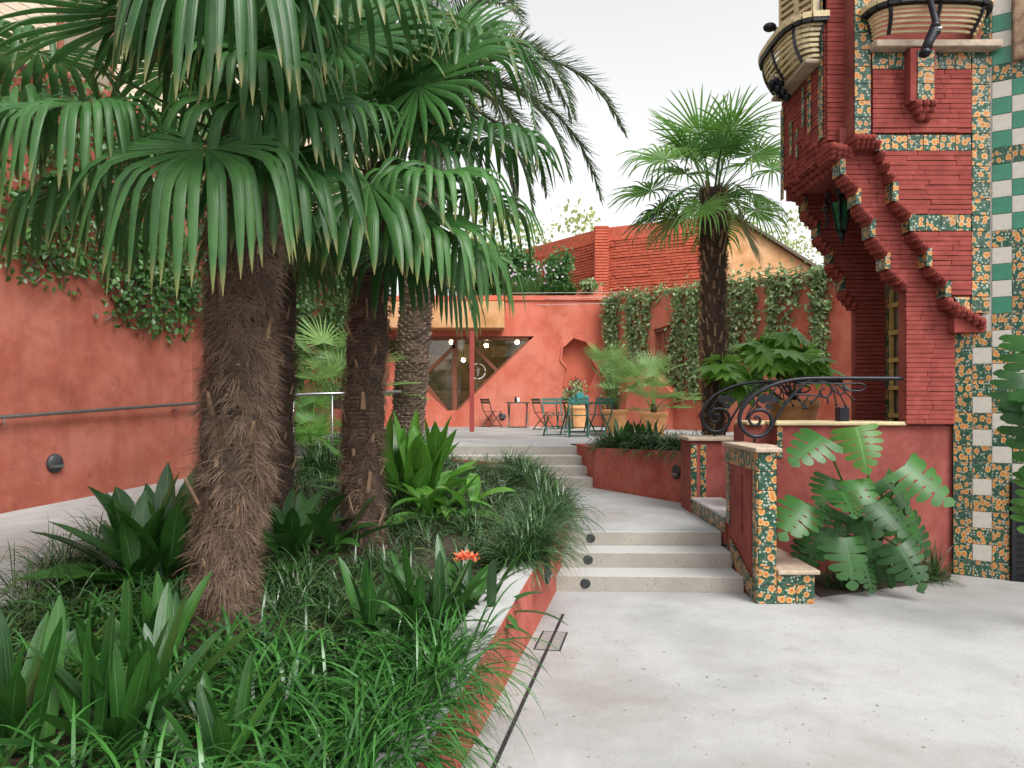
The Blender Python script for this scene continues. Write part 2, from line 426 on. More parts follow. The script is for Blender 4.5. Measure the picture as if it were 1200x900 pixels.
def glass(name):
    n = NT(name); gl = n.new('BsdfGlossy'); gl.inputs['Roughness'].default_value = .03
    tr = n.new('BsdfTransparent'); tr.inputs['Color'].default_value = (.78, .80, .78, 1)
    fr = n.new('Fresnel'); fr.inputs['IOR'].default_value = 1.5; mx = n.new('MixShader')
    n.link(n.math('ADD', fr.outputs[0], .04), mx.inputs[0]); n.link(tr.outputs[0], mx.inputs[1]); n.link(gl.outputs[0], mx.inputs[2]); n.link(mx.outputs[0], n.out.inputs['Surface'])
glass('window_glass')
n = NT('lamp_glow'); n.base((1, .8, .5)); n.b.inputs['Emission Color'].default_value = (1, .72, .38, 1); n.b.inputs['Emission Strength'].default_value = 60
# ================================================================== THE SETTING
R1, T1 = .144, .34                       # riser, tread of the lower flight
LAND = 3 * R1; TER = 7 * R1              # landing and terrace levels
def ramp_z(Y): return .16 + .06 * min(Y, 14.1)
def soil_z(Y): return .08 + .06 * min(Y, 14.1)
def wall_x(Y): return -.03 + .2028 * (Y - 4.51)      # outer face of the planter wall

def sheet(name, pts, z, mat, thick=.12, kind='structure'):
    m = MB().prism([(p[0], p[1]) for p in pts], lambda u, v: (u, v, z), (0, 0, -thick))
    return tag(m.build(name, M[mat]), kind=kind)

g = MB().box(-250, -250, -.4, 250, 250, -.2).build('ground', M['soil']); tag(g, kind='structure')
sheet('patio', [(-2.6, -7), (11, -7), (11, 9), (-1.5, 9), (-.8, 1.0), (-1.2, 0)], 0, 'patio_concrete')
# ramp path on the far side of the bed
yy = [-3, 2, 5, 8, 11, 14.1, 21.2]
m = MB(); lx = lambda y: -3.25 if y < 9 else -3.25 + .12 * (y - 9)
for a, b in zip(yy[:-1], yy[1:]):
    za, zb = (max(ramp_z(a), .16), ramp_z(b))
    m.add([(-9, a, za), (lx(a), a, za), (lx(b), b, zb), (-9, b, zb), (-9, a, za-.5), (lx(a), a, za-.5), (lx(b), b, zb-.5), (-9, b, zb-.5)],
          [(0,1,2,3), (1,5,6,2), (0,3,7,4), (4,7,6,5)])
tag(m.build('ramp_path', M['patio_concrete'], fix=False), kind='structure')
# landing, terrace
PC = (1.255, 11.0); PD = (2.29, 9.2)     # ends of the terrace bed's retaining wall
sheet('landing', [(.30, 6.67 + 2*T1 + .02), (2.13, 6.67 + 2*T1 + .02), (2.13, 8.6), (2.35, 9.25), (1.30, 11.15), (-1.2, 11.2), (-.2, 9.5)], LAND, 'patio_concrete', .4)
sheet('terrace', [(-2.9, 12.02), (9, 12.02), (9, 22), (-6, 22), (-6, 14.12)], TER, 'patio_concrete', .5)

# lower flight
st = empty('lower_steps', (1.2, 6.67, 0), kind='structure')
for k in range(3):
    y0 = 6.67 + k * T1; xl = wall_x(y0) - .02; xr = 2.118
    MB().prism([(xl, y0 - .01*k), (xr, y0 - .06 + .02*k), (xr, 7.6), (xl, 7.6)], lambda u, v: (u, v, (k+1)*R1 - (.004 if k == 2 else 0)), (0, 0, -(R1 + .15 if k else R1 + .02))).build('step', M['step_concrete'], st, bevel=.007)
    sp = (692, 689, 686)[2 - k]; X = (sp - 600) / F * y0; yl_ = y0
    y0 = (y0 - .01*k) + ((y0 - .06 + .02*k) - (y0 - .01*k)) * (X - xl) / (xr - xl) + .012*k
    b = MB().lathe([(.047, -.004), (.047, .004), (.036, .010), (.034, .004), (.0, .003)], (X, y0 - .012*k, (k + .53) * R1), 18, 'y', cap=False).box(X - .030, y0 - .012 - .012*k, (k + .53) * R1, X + .030, y0 - .012*k, (k + .53) * R1 + .020)
    tag(b.build('step_light', M['light_housing']), ('round black recessed light in the %s riser of the lower steps' % ('bottom', 'middle', 'top')[k]), 'light', 'step lights')
# upper flight
st = empty('upper_steps', (.3, 11.1, LAND), kind='structure')
for k in range(4):
    y0 = 11.1 + k * .3; xr = PC[0] + .02 - .06 * k
    MB().box(-1.2, y0, LAND + k*R1 - .05, xr, 12.2, LAND + (k+1)*R1 - (.003 if k == 3 else 0)).build('step', M['step_concrete'], st, bevel=.007)

# planter wall with worn concrete coping
pw = empty('planter_wall', (wall_x(4), 4, 0), 'low red stucco planter wall with pale concrete top beside the patio', 'wall')
YW = [-.5, 1.5, 3, 4.5, 6, 6.72, 7.42]
def wall_run(y0s, dx0, dx1, zf, zb):
    m = MB(); n = len(y0s)
    for y in y0s:
        x = wall_x(y); m.v += [(x - dx0, y, zb), (x - dx1, y, zb), (x - dx1, y, zf(y)), (x - dx0, y, zf(y))]
    for i in range(n - 1):
        for k in range(4): m.f.append((i*4 + k, i*4 + (k+1) % 4, i*4 + 4 + (k+1) % 4, i*4 + 4 + k))
    m.f += [(3, 2, 1, 0), tuple((n-1)*4 + k for k in range(4))]
    return m
wall_run(YW, 0, .2, lambda y: ramp_z(y) - .012, -.05).build('wall_face', M['stucco_bed'], pw)
wall_run(YW, .004, .24, lambda y: ramp_z(y), .02).build('coping', M['coping_concrete'], pw)
# the low kerb of the bed along the landing
m = MB(); pts = [(wall_x(7.42), 7.42), (.30, 9.3), (-.05, 10.9), (-1.2, 11.6), (-2.2, 12.6), (-2.9, 14.1)]
for (a, b) in zip(pts[:-1], pts[1:]):
    za, zb = ramp_z(a[1]), ramp_z(b[1]); t = .16
    m.add([(a[0], a[1], .2), (a[0]-t, a[1], .2), (a[0]-t, a[1], za), (a[0], a[1], za), (b[0], b[1], .2), (b[0]-t, b[1], .2), (b[0]-t, b[1], zb), (b[0], b[1], zb)],
          [(0,1,2,3), (7,6,5,4), (0,4,5,1), (1,5,6,2), (2,6,7,3), (3,7,4,0)])
tag(m.build('bed_kerb', M['stucco_bed']), 'low red kerb edging the planting bed along the landing', 'kerb')
def oval_light(c, rx, rz, n_dir, label, group='oval wall lights'):
    """flattened dome bulkhead light on a wall; n_dir = outward horizontal direction"""
    root = empty('wall_light', c, label, 'light', group); nx = Vector(n_dir).normalized(); sx = Vector((-nx.y, nx.x, 0)); up = Vector((0,0,1))
    m = MB(); rows = [(1.0, 0), (1.0, .25), (.85, .55), (.5, .8), (.02, .9)]; n = 20
    for r, h in rows:
        for k in range(n):
            a = 2*math.pi*k/n; m.v.append(tuple(Vector(c) + sx*rx*r*math.cos(a) + up*rz*r*math.sin(a) + nx*h*rx*.6))
    for i in range(4):
        for k in range(n): m.f.append((i*n+k, i*n+(k+1)%n, i*n+n+(k+1)%n, i*n+n+k))
    m.build('housing', M['light_housing'], root, smooth=True)
    q = Vector(c) + nx*rx*.5 - up*rz*.28
    MB().bar(q - sx*rx*.75, q + sx*rx*.75, rx*.25, rz*.28).build('louvre', M['steel'], root)
yl = 6.05; oval_light((wall_x(yl) + .004, yl, .33), .075, .11, (1, -.2, 0), 'oval black light set low in the planter wall by the steps')

# soil of the main bed
def grid_sheet(name, xs, ys, zf, mat, kind=None):
    m = MB(); nx = len(xs(ys[0]))
    for y in ys:
        for x in xs(y): m.v.append((x, y, zf(x, y)))
    for j in range(len(ys) - 1):
        for i in range(nx - 1):
            a = j*nx + i; m.f.append((a, a+1, a+1+nx, a+nx))
    return tag(m.build(name, M[mat], smooth=True, fix=False), kind=kind)
def bed_right(y):
    for (a, b) in zip([(wall_x(-.5), -.5)] + pts[:-1], pts):
        if a[1] <= y <= b[1]: return a[0] + (b[0]-a[0]) * (y-a[1]) / (b[1]-a[1])
    return pts[-1][0]
def bed_left(y): return lx(y)
def bxs(y):
    a, b = bed_left(y) - .02, bed_right(y) - .15; return [a + (b-a)*i/24 for i in range(25)]
grid_sheet('bed_soil', bxs, [-.5 + .3*i for i in range(49)], lambda x, y: soil_z(y) + .02*math.sin(x*7+y*3) + U(-.015, .015), 'soil', 'structure')

# slot drain and access cover in the patio
d0, d1 = gnd(576, 905, 0), gnd(660, 720, 0)
m = MB(); dd = (d1 - d0); dn = Vector((-dd.y, dd.x, 0)).normalized()
a0 = d0 - dd * .6
m.bar(a0 + Vector((0,0,.001)), d1 + Vector((0,0,.001)), .022, .008)
tag(m.build('slot_drain', M['drain_dark']), 'thin dark slot drain running along the foot of the planter wall', 'drain')
c0 = gnd(646, 751, 0); dv = dd.normalized()
cv = empty('access_cover', c0, 'rectangular steel drain cover frame crossing the slot drain', 'drain cover')
MB().add([c0 + dv*s*.20 + dn*t*.085 + Vector((0,0,.0035)) for s, t in ((-1,-1),(-1,1),(1,1),(1,-1))], [(0,1,2,3)]).build('cover_plate', M['cover_grey'], cv, fix=False)
m = MB()
for s in (-1, 1):
    m.bar(c0 + dn*s*.09 - dv*.2 + Vector((0,0,.002)), c0 + dn*s*.09 + dv*.2 + Vector((0,0,.002)), .012, .008)
    m.bar(c0 + dv*s*.205 - dn*.096 + Vector((0,0,.001)), c0 + dv*s*.205 + dn*.096 + Vector((0,0,.001)), .006, .006)
m.build('frame', M['drain_dark'], cv)

# ------------------------------------------------------------------ left boundary wall, handrail
WA = Vector((-5.21 - .41*3.4, 7.38 - 3.4, 0)); WC = Vector((-4.27, 9.68, 0)); wdv = (WC - WA).normalized(); wnv = Vector((wdv.y, -wdv.x, 0))
lw = empty('boundary_wall', WA, 'tall weathered red stucco wall with creeper hanging from its top', 'wall')
WE = Vector((-4.0, 21.5, 0))
m = MB()
for a, b in ((WA - wdv*6, WC), (WC, WE)):
    dv2 = (b - a).normalized(); n2 = Vector((-dv2.y, dv2.x, 0)) * .35
    m.add([a + Vector((0,0,-.2)), b + Vector((0,0,-.2)), b + n2 + Vector((0,0,-.2)), a + n2 + Vector((0,0,-.2)), a + Vector((0,0,5.4)), b + Vector((0,0,5.4)), b + n2 + Vector((0,0,5.4)), a + n2 + Vector((0,0,5.4))],
          [(0,3,2,1),(4,5,6,7),(0,1,5,4),(1,2,6,5),(2,3,7,6),(3,0,4,7)])
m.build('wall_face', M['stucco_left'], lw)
hr = empty('handrail', WA, 'slim grey steel handrail fixed along the tall red wall', 'handrail')
P0 = WA - wdv*2 + wnv*.09; P0.z = ramp_z(P0.y) + 1.0; P1 = WC + wdv*.05 + wnv*.09; P1.z = ramp_z(P1.y) + .985
MB().tube([P0, P1], .021, 10).build('rail', M['steel'], hr, smooth=True)
for t in (.15, .42, .69, .955):
    q = P0.lerp(P1, t); MB().tube([q, q - Vector((0,0,.07)), q - Vector((0,0,.075)) - wnv*.09], .009, 6).build('bracket', M['steel'], hr, smooth=True)
q = at(66, 543, 7.9); tt = (q - WA).dot(wdv); q = WA + wdv*tt + wnv*.005 + Vector((0,0,q.z))
oval_light((q.x, q.y, q.z - .0), .095, .105, wnv, 'round grey bulkhead light on the tall red wall below the handrail')
# railing across the ramp behind the trunks
rl = empty('ramp_railing', (-2.9, 9.9, ramp_z(9.9)), 'light steel railing with thin posts behind the palm trunks', 'railing')
A, B = at(330, 463, 9.6), at(470, 459, 10.6)
MB().tube([A, B], .022, 8).build('rail', M['steel'], rl, smooth=True)
for t in (.09, .40, .72): q = A.lerp(B, t); MB().tube([q, (q.x, q.y, soil_z(q.y))], .013, 6).build('post', M['steel'], rl, smooth=True)

# ------------------------------------------------------------------ cream boarded building above the left wall
cb = empty('boarded_building', (-8, 12, 0), 'cream boarded building rising behind the tall red wall', 'building')
CA, CB = Vector((-12.0, 6.0, 0)), Vector((-4.6, 24.0, 0)); cd = (CB - CA).normalized(); cn = Vector((-cd.y, cd.x, 0))
MB().add([CA + Vector((0,0,0)), CB, CB + cn*6, CA + cn*6, CA + Vector((0,0,13)), CB + Vector((0,0,13)), CB + cn*6 + Vector((0,0,13)), CA + cn*6 + Vector((0,0,13))],
         [(0,3,2,1),(4,5,6,7),(0,1,5,4),(1,2,6,5),(2,3,7,6),(3,0,4,7)]).build('wall', M['cream_plaster'], cb)
LB = (CB - CA).length; bm_ = None
for i in range(44):
    z = 5.2 + i*.17
    if bm_ is None:
        o = MB().bar(CA - cn*.012 + Vector((0,0,z)), CB - cn*.012 + Vector((0,0,z)), .03, .155).build('board', M['cream_plaster'], cb); bm_ = o
    else:
        o2 = bm_.copy(); COL.objects.link(o2); o2.location = (U(-.004, .004), U(-.004, .004), i*.17)
for k, t in enumerate((.30, .47, .64)):
    q = CA.lerp(CB, t) - cn*.03
    w = MB().bar(q + Vector((0,0,8.2)), q + Vector((0,0,10.2)), 1.0, .08, up=cn).build('window', M['room_dark'], cb)
    fr = MB()
    for s in (-1, 1): fr.bar(q + cd*s*.55 + Vector((0,0,8.1)), q + cd*s*.55 + Vector((0,0,10.3)), .1, .12, up=cn)
    fr.build('shutter_frame', M['frame_brown'], w)

# ------------------------------------------------------------------ cafe wall at the back of the terrace
YB = 21.0
def pxp(Y): return lambda u, v: at(u, v, Y)
def pxr(Y):  # reversed orientation helper for polygons given in photo pixels
    return lambda u, v: at(u, -v, Y)
def neg(L): return [(u, -v) for u, v in L]
def hexpoly(): pass
win = [(430, 394), (625, 394), (536, 480), (521, 479), (455, 420)]
win = [(440, 394), (626, 394), (537, 481), (523, 481), (440, 400)]
niche = [(657, 422), (659, 407), (672, 395), (687, 400), (697, 413), (695, 422), (701, 433), (694, 449), (690, 458), (661, 453), (665, 432)]
bw = empty('cafe_wall', at(600, 501, YB), 'salmon stucco cafe wall with a slanted window and a star shaped niche', 'wall')
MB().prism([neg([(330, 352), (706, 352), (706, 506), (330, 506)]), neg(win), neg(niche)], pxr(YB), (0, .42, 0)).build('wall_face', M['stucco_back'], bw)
cx = sum(p[0] for p in niche)/len(niche); cy = sum(p[1] for p in niche)/len(niche)
MB().prism(neg([(cx + (x-cx)*1.15, cy + (y-cy)*1.15) for x, y in niche]), pxr(YB + .36), (0, .1, 0)).build('niche_back', M['niche_plaster'], bw)
MB().prism(neg([(330, 346.5), (706, 346.5), (706, 352), (330, 352)]), lambda u, v: at(u, -v, YB) - Vector((0, .05, 0)), (0, .55, 0)).build('coping', M['stucco_back'], bw)
# stucco relief frame round the niche
fr = MB()
for i in range(len(niche)):
    a, b = niche[i], niche[(i+1) % len(niche)]
    fr.bar(at(*a, YB - .01), at(*b, YB - .01), .05, .05, up=(0,1,0))
fr.build('niche_edge', M['stucco_back'], bw)
# window: frame, panes, cafe room behind with lit bulbs
wf = empty('cafe_window', at(536, 481, YB), 'slanted cafe window with brown timber bars and lit bulbs behind the glass', 'window')
def pbar(m, a, b, w, d, Y): m.bar(at(*a, Y), at(*b, Y), d, w, up=Vector((0,1,0)).cross(at(*b, Y) - at(*a, Y)))
for a, b in (((440, 396), (624, 396)), ((626, 394), (537, 481)), ((440, 400), (523, 481))):
    m = MB(); pbar(m, a, b, .12, .2, YB + .16); m.build('frame', M['frame_brown'], wf)
for a, b in (((533, 394), (533, 492)), ((496, 441), (533, 405)), ((500, 452), (521, 478)), ((545, 396), (582, 434))):
    m = MB(); pbar(m, a, b, .13 if a[0] == 533 else .09, .12, YB + .13); m.build('glazing_bar', M['frame_brown'], wf)
panes = [[(440, 394), (533, 394), (533, 481), (523, 481), (440, 400)], [(533, 394), (626, 394), (537, 481), (533, 481)]]
for L in panes: MB().prism(neg(L), pxr(YB + .22), (0, .012, 0)).build('pane', M['window_glass'], wf)
# round white shop emblem on the glass
em = MB(); ec = at(560, 435, YB + .205); er = .22
ring = [ec + Vector((math.cos(a)*er, 0, math.sin(a)*er)) for a in [2*math.pi*k/28 for k in range(29)]]
for k in range(0, 28): 
    if k % 7 != 6: em.bar(ring[k], ring[k+1], .01, .028, up=(0,0,1) if abs((ring[k+1]-ring[k]).normalized().z) < .7 else (1,0,0))
for (a, b) in (((0, .12), (.015, .0)), ((.015, .0), (-.01, -.13)), ((.012, .02), (.07, .08)), ((.01, -.02), (-.06, .04)), ((0, -.07), (.05, -.03))):
    em.bar(ec + Vector((a[0], 0, a[1])), ec + Vector((b[0], 0, b[1])), .01, .03, up=(0,1,0))
em.build('emblem', M['paper_white'], wf)
rm = empty('cafe_room', at(540, 470, YB + 2), 'dim cafe interior with counter and shelves behind the slanted window', 'room')
a, b = at(335, 380, YB + .45), at(640, 500, YB + .45)
MB().box(a.x, YB + 3.4, TER, b.x + .3, YB + 3.5, a.z + .3).build('rear_wall', M['room_dark'], rm)
MB().box(a.x, YB + .43, a.z + .25, b.x + .3, YB + 3.5, a.z + .3).build('ceiling', M['room_dark'], rm)
MB().box(b.x + .2, YB + .43, TER, b.x + .3, YB + 3.39, a.z + .24).build('side_wall', M['room_dark'], rm)
MB().box(a.x, YB + .43, TER + .002, b.x + .19, YB + 3.39, TER + .02).build('floor', M['room_counter'], rm)
q = at(500, 458, YB + 2.2); MB().box(q.x - 1.5, q.y, TER + .02, q.x + 2.2, q.y + .6, q.z).build('counter', M['room_counter'], rm)
for px, py, w, h in ((508, 425, .9, .5), (560, 450, .5, .35), (585, 412, .55, .4), (545, 414, .4, .6)):
    q = at(px, py, YB + 3.3); MB().box(q.x - w/2, q.y, q.z - h/2, q.x + w/2, q.y + .08, q.z + h/2).build('shelf', M['room_counter'], rm)
for px, py, dY in ((606, 401, .9), (570, 405, 1.1), (529, 401, 1.0), (543, 422, 2.2), (500, 404, 1.2)):
    q = at(px, py, YB + dY)
    bl = empty('pendant_bulb', q, 'glowing round pendant bulb inside the cafe', 'lamp', 'lit bulbs in the cafe')
    MB().ball(q, .062, 12, 8).build('bulb', M['lamp_glow'], bl, smooth=True)
    MB().tube([q + Vector((0,0,.05)), (q.x, q.y, a.z + .24)], .012, 6).build('cord', M['iron_black'], bl)
# slim posts in front of the window
q = gnd(553, 506, TER)
tag(MB().box(q.x - .055, q.y - .055, TER, q.x + .055, q.y + .055, at(553, 388, q.y).z).build('slim_post', M['post_red'], bevel=.006), 'slim square red post standing before the slanted cafe window', 'post')
# ochre box in front of the upper cafe wall beside the palm
o = MB().box(at(340, 380, 20.2).x, 20.2, at(0, 384, 20.2).z, at(591, 380, 20.2).x, 20.95, at(0, 353, 20.2).z).build('ochre_box', M['ochre_plaster'], bevel=.01)
tag(o, 'ochre box above the slanted cafe window', 'canopy')
q = at(589, 488, YB); oval_light((q.x, YB - .005, q.z), .10, .10, (0, -1, 0), 'round dark bulkhead light low on the salmon cafe wall')
# roof garden behind the cafe wall
tag(MB().box(at(335, 350, 21.5).x, 21.5, 3.9, 3.1, 26, at(0, 350, 21.5).z).build('roof_bed', M['soil']), kind='structure')
m = MB().prism(neg([(600, 356), (706, 334), (706, 360), (600, 360)]), pxr(22.4), (0, .3, 0))
tag(m.build('sloping_parapet', M['stucco_back']), 'sloping salmon parapet below the brick wall on the cafe roof', 'parapet')
for i, py in enumerate((342.5, 349.5, 357)):
    A, B = at(596, py + 1, 21.2), at(740, py - (2 if i else 0), 20.4)
    tag(MB().tube([A, B], .008, 5).build('wire', M['cable']), ('top', 'middle', 'bottom')[i] + ' of three thin pale wires strung across the cafe roof edge', 'wire')

# brick wall behind: two runs meeting at a pier
br = empty('brick_wall', (3.02, 24, 0), 'high salmon painted brick wall with a square pier above the cafe roof', 'wall')
ZT = 7.48
V0, V1, V2 = Vector((.42, 27.5, 0)), Vector((3.02, 24, 0)), Vector((at(848, 0, 22.3).x, 22.3, 0))
core, crs = MB(), MB()
for a, b in ((V0, V1), (V1, V2)):
    dv2 = (b - a).normalized(); n2 = Vector((-dv2.y, dv2.x, 0))
    core.bar((a + n2*.15) + Vector((0,0,3)), (a + n2*.15) + Vector((0,0,3)), .3, .3)
    core.add([a + Vector((0,0,2)), b + Vector((0,0,2)), b + n2*.3 + Vector((0,0,2)), a + n2*.3 + Vector((0,0,2)), a + Vector((0,0,ZT)), b + Vector((0,0,ZT)), b + n2*.3 + Vector((0,0,ZT)), a + n2*.3 + Vector((0,0,ZT))],
          [(0,3,2,1),(4,5,6,7),(0,1,5,4),(1,2,6,5),(2,3,7,6),(3,0,4,7)])
    L = (b - a).length
    z = 4.2
    while z < ZT - .38:
        s = -U(0, .3)
        while s < L:
            e = min(s + .58, L); s0 = max(s, 0)
            if e - s0 > .05:
                pr = U(.02, .055); zz = z + U(-.006, .006)
                crs.bar(a + dv2*s0 - n2*pr/2 + Vector((0,0,zz)), a + dv2*(e - .012) - n2*pr/2 + Vector((0,0,zz + U(-.01, .01))), pr, .062)
            s += .59
        z += .095
core.build('core', M['brick_orange'], br)
o = crs.build('courses', M['brick_orange'], br, fix=False); o['kind'] = 'stuff'
pr = MB().box(V1.x - .28, V1.y - .22, 3, V1.x + .12, V1.y + .2, ZT + .02)
z = 4.2
while z < ZT: pr.box(V1.x - .31, V1.y - .25, z, V1.x + .15, V1.y + .1, z + .062); z += .095
pr.build('pier', M['brick_orange'], br)

# gable of the neighbouring house
gb = empty('gable_house', at(850, 400, 31), 'ochre plastered gable with dark sloping verge beyond the brick wall', 'house')
MB().prism(neg([(843, 244), (866, 258), (960, 318), (960, 420), (843, 420)]), pxr(31), (0, 5, 0)).build('wall', M['ochre_plaster'], gb)
m = MB(); pbar(m, (842, 242.5), (966, 321), .12, .5, 31); m.build('verge', M['roof_edge'], gb)

# vine wall on the right of the terrace
VA, VB_ = Vector((at(705, 0, YB).x, YB, 0)), Vector((at(1010, 0, 15.2).x, 15.2, 0)); VH = 4.62
vd = (VB_ - VA).normalized(); vn = Vector((vd.y, -vd.x, 0)) if Vector((vd.y, -vd.x, 0)).y < 0 else Vector((-vd.y, vd.x, 0)); VL = (VB_ - VA).length
def vw(px, py):
    """photo pixel to (s, z) on the vine wall plane"""
    k = (px - 600) / F; s = (VA.x - k * VA.y) / (k * vd.y - vd.x); p = VA + vd * s; return (s, EYE - (py - HZ) / F * p.y)
vwl = empty('vine_wall', VA + Vector((0, 0, TER)), 'salmon stucco terrace wall with slanted openings half covered by jasmine', 'wall')
vfr = lambda u, v: VA + vd*u + Vector((0, 0, v))
hole = [vw(756, 462), vw(756, 388), vw(784, 378), vw(790, 455), vw(803, 462), vw(803, 470)]
hole = [vw(766, 386), vw(800, 376), vw(802, 462), vw(790, 458), vw(766, 440)]
MB().prism([[(-.02, TER - .2), (VL, TER - .2), (VL, VH), (-.02, VH)], hole], vfr, -vn * .4).build('wall_face', M['stucco_back'], vwl)
o = MB().prism([(s, z) for s, z in hole], lambda u, v: vfr(u, v) - vn*.2, -vn*.012).build('pane', M['window_glass'], vwl)
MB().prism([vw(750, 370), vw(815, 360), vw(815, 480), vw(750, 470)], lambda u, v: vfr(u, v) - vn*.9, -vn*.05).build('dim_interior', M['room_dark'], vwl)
for a, b in (((801, 376), (802, 463)), ((784, 381), (772, 442)), ((766, 387), (800, 377)), ((766, 441), (800, 462))):
    A, B = vfr(*vw(*a)) - vn*.12, vfr(*vw(*b)) - vn*.12; MB().bar(A, B, .14, .14, up=vn).build('frame', M['frame_brown'], vwl)
# stepped sill block with sloping top
sb = [vw(771, 440), vw(797, 462), vw(792, 480), vw(792, 520), vw(750, 520), vw(750, 450)]
sb = [vw(745, 432), vw(772, 432), vw(797, 460), vw(790, 478), vw(790, 530), vw(745, 530)]
MB().prism(sb, lambda u, v: vfr(u, v) + vn*.38, -vn*.37).build('sloping_sill', M['stucco_back'], vwl)
# ------------------------------------------------------------------ terrace bed and its retaining wall
rw = empty('retaining_wall', (PD[0], PD[1], LAND), 'low red stucco retaining wall holding the terrace bed beside the upper steps', 'wall')
TW = TER + .06
def run(m, a, b, z0, z1a, z1b, t):
    a, b = Vector((*a, 0)), Vector((*b, 0)); d = (b - a).normalized(); n = Vector((-d.y, d.x, 0)) * t
    m.add([a + Vector((0,0,z0)), b + Vector((0,0,z0)), b + n + Vector((0,0,z0)), a + n + Vector((0,0,z0)), a + Vector((0,0,z1a)), b + Vector((0,0,z1b)), b + n + Vector((0,0,z1b)), a + n + Vector((0,0,z1a))],
          [(0,3,2,1),(4,5,6,7),(0,1,5,4),(1,2,6,5),(2,3,7,6),(3,0,4,7)])
m = MB(); run(m, PC, (PD[0] + .02, PD[1] - .03), LAND - .1, TW - .03, TW + .04, .14); run(m, (PC[0] - .20, 12.1), PC, LAND - .1, TW - .03, TW - .03, .14)
m.build('wall_face', M['stucco_bed'], rw)
q = Vector((*PC, 0)).lerp(Vector((*PD, 0)), .86); dn2 = Vector((PD[1] - PC[1], -(PD[0] - PC[0]), 0)).normalized()
oval_light((q.x + dn2.x*.005, q.y + dn2.y*.005, at(792, 553, q.y).z), .075, .095, dn2, 'oval black light on the low retaining wall under the terrace bed')
tag(MB().prism([(PC[0] + .05, PC[1] + .1), (PD[0] + .1, PD[1] + .05), (2.6, 8.75), (6, 8.9), (6, 12.6), (1.0, 12.3)], lambda u, v: (u, v, TER + .02), (0,0,-.3)).build('terrace_bed_soil', M['soil']), kind='structure')

# shared tile meshes
TS = .163
def tile_mesh(mat):
    b = TS/2 - .0028; m = MB().box(-b, -.005, -b, b, .004, b); me = bpy.data.meshes.new('tile'); me.from_pydata(m.v, [], m.f)
    bm = bmesh.new(); bm.from_mesh(me); bmesh.ops.recalc_face_normals(bm, faces=bm.faces)
    bmesh.ops.bevel(bm, geom=list(bm.edges), offset=.0015, segments=1, affect='EDGES'); bm.to_mesh(me); bm.free(); me.materials.append(M[mat]); return me
TILE = {k: tile_mesh('tile_' + v) for k, v in (('F', 'flower'), ('W', 'white'), ('G', 'green'))}
def tile(kind, parent, loc, rz=0, sx=1, sz=1): 
    return inst(TILE[kind], 'tile', parent, Vector(loc) + Vector((0, 0, 0)), (U(-.006, .006), 0, rz + U(-.006, .006)), (sx, 1, sz))

# ------------------------------------------------------------------ stair pillar (near) with seat block
XA, YA0, YA1 = 2.118, 6.25, 7.16; ZA = 1.306
pa = empty('stair_pillar', (XA + .08, YA0 + .4, 0), 'tiled stair pillar with a slotted red side panel and stone seat block', 'pillar')
MB().box(XA + .012, YA0 + .01, 0, XA + TS - .006, YA1, ZA).build('core', M['stucco_house'], pa)
for r in range(8): tile('F', pa, (XA + .083, YA0 + .004, (r + .5)*TS))
# side: tile border and slotted panel, facing the steps
yz = lambda u, v: (XA - .006, u, v)
slot = [(6.62, .53), (6.70, .53), (6.70, 1.02), (6.685, 1.02), (6.685, 1.08), (6.665, 1.08), (6.665, 1.13), (6.655, 1.13), (6.655, 1.08), (6.635, 1.08), (6.635, 1.02), (6.62, 1.02)]
MB().prism([[(6.42, .30), (7.02, .46), (7.02, 1.145), (6.42, 1.145)], slot], yz, (.016, 0, 0)).build('side_panel', M['stucco_house'], pa)
for r in range(6): tile('F', pa, (XA - .001, YA0 + .085 + r*.157, ZA - TS/2), R(-90), .96)
for r in range(7): tile('F', pa, (XA - .002, YA0 + .062, (r + .5)*TS), R(-90), .72)
for r in range(3): tile('F', pa, (XA - .002, YA1 - .06, .55 + (r + .5)*TS*1.2), R(-90), .62, 1.2)
for r in range(4):
    MB().prism([(6.25 + .125 + r*.165 - .0, .0 + r*.062), (6.25 + .125 + (r+1)*.165 - .003, .0 + (r+1)*.062), (6.25 + .125 + (r+1)*.165 - .003, .17 + (r+1)*.062), (6.25 + .125 + r*.165, .17 + r*.062)], lambda u, v: (XA - .010, u, v), (.012, 0, 0)).build('skirting_tile', M['tile_flower'], pa)
MB().box(XA - .035, YA0 - .04, ZA + .002, XA + .20, YA1 + .05, ZA + .042).build('cap_stone', M['stone_cap'], pa, bevel=.01)
# seat block
MB().box(XA + TS + .002, YA0 + .012, 0, XA + TS*3, 7.2, .255).build('seat_block', M['stucco_house'], pa)
for c in range(2):
    tile('F', pa, (XA + TS*(c + 1.5) + .004, YA0 + .008, TS*.5)); tile('F', pa, (XA + TS*(c + 1.5) + .004, YA0 + .008, TS + .045), 0, 1, .55)
MB().box(XA + TS + .004, YA0 - .03, .257, XA + TS*3 + .04, 7.22, .295).build('seat_slab', M['stone_cap'], pa, bevel=.01)
MB().box(XA + TS + .002, 6.98, .296, XA + TS*2.35, 7.2, ZA - .03).build('rear_post', M['stucco_house'], pa)
tile('F', pa, (XA + TS*1.68 + .01, 6.975, ZA - .115), 0, 1.25)
MB().box(XA + .203, 6.93, ZA - .028, XA + TS*2.6, 7.24, ZA + .02).build('cap_stone', M['stone_cap'], pa, bevel=.01)

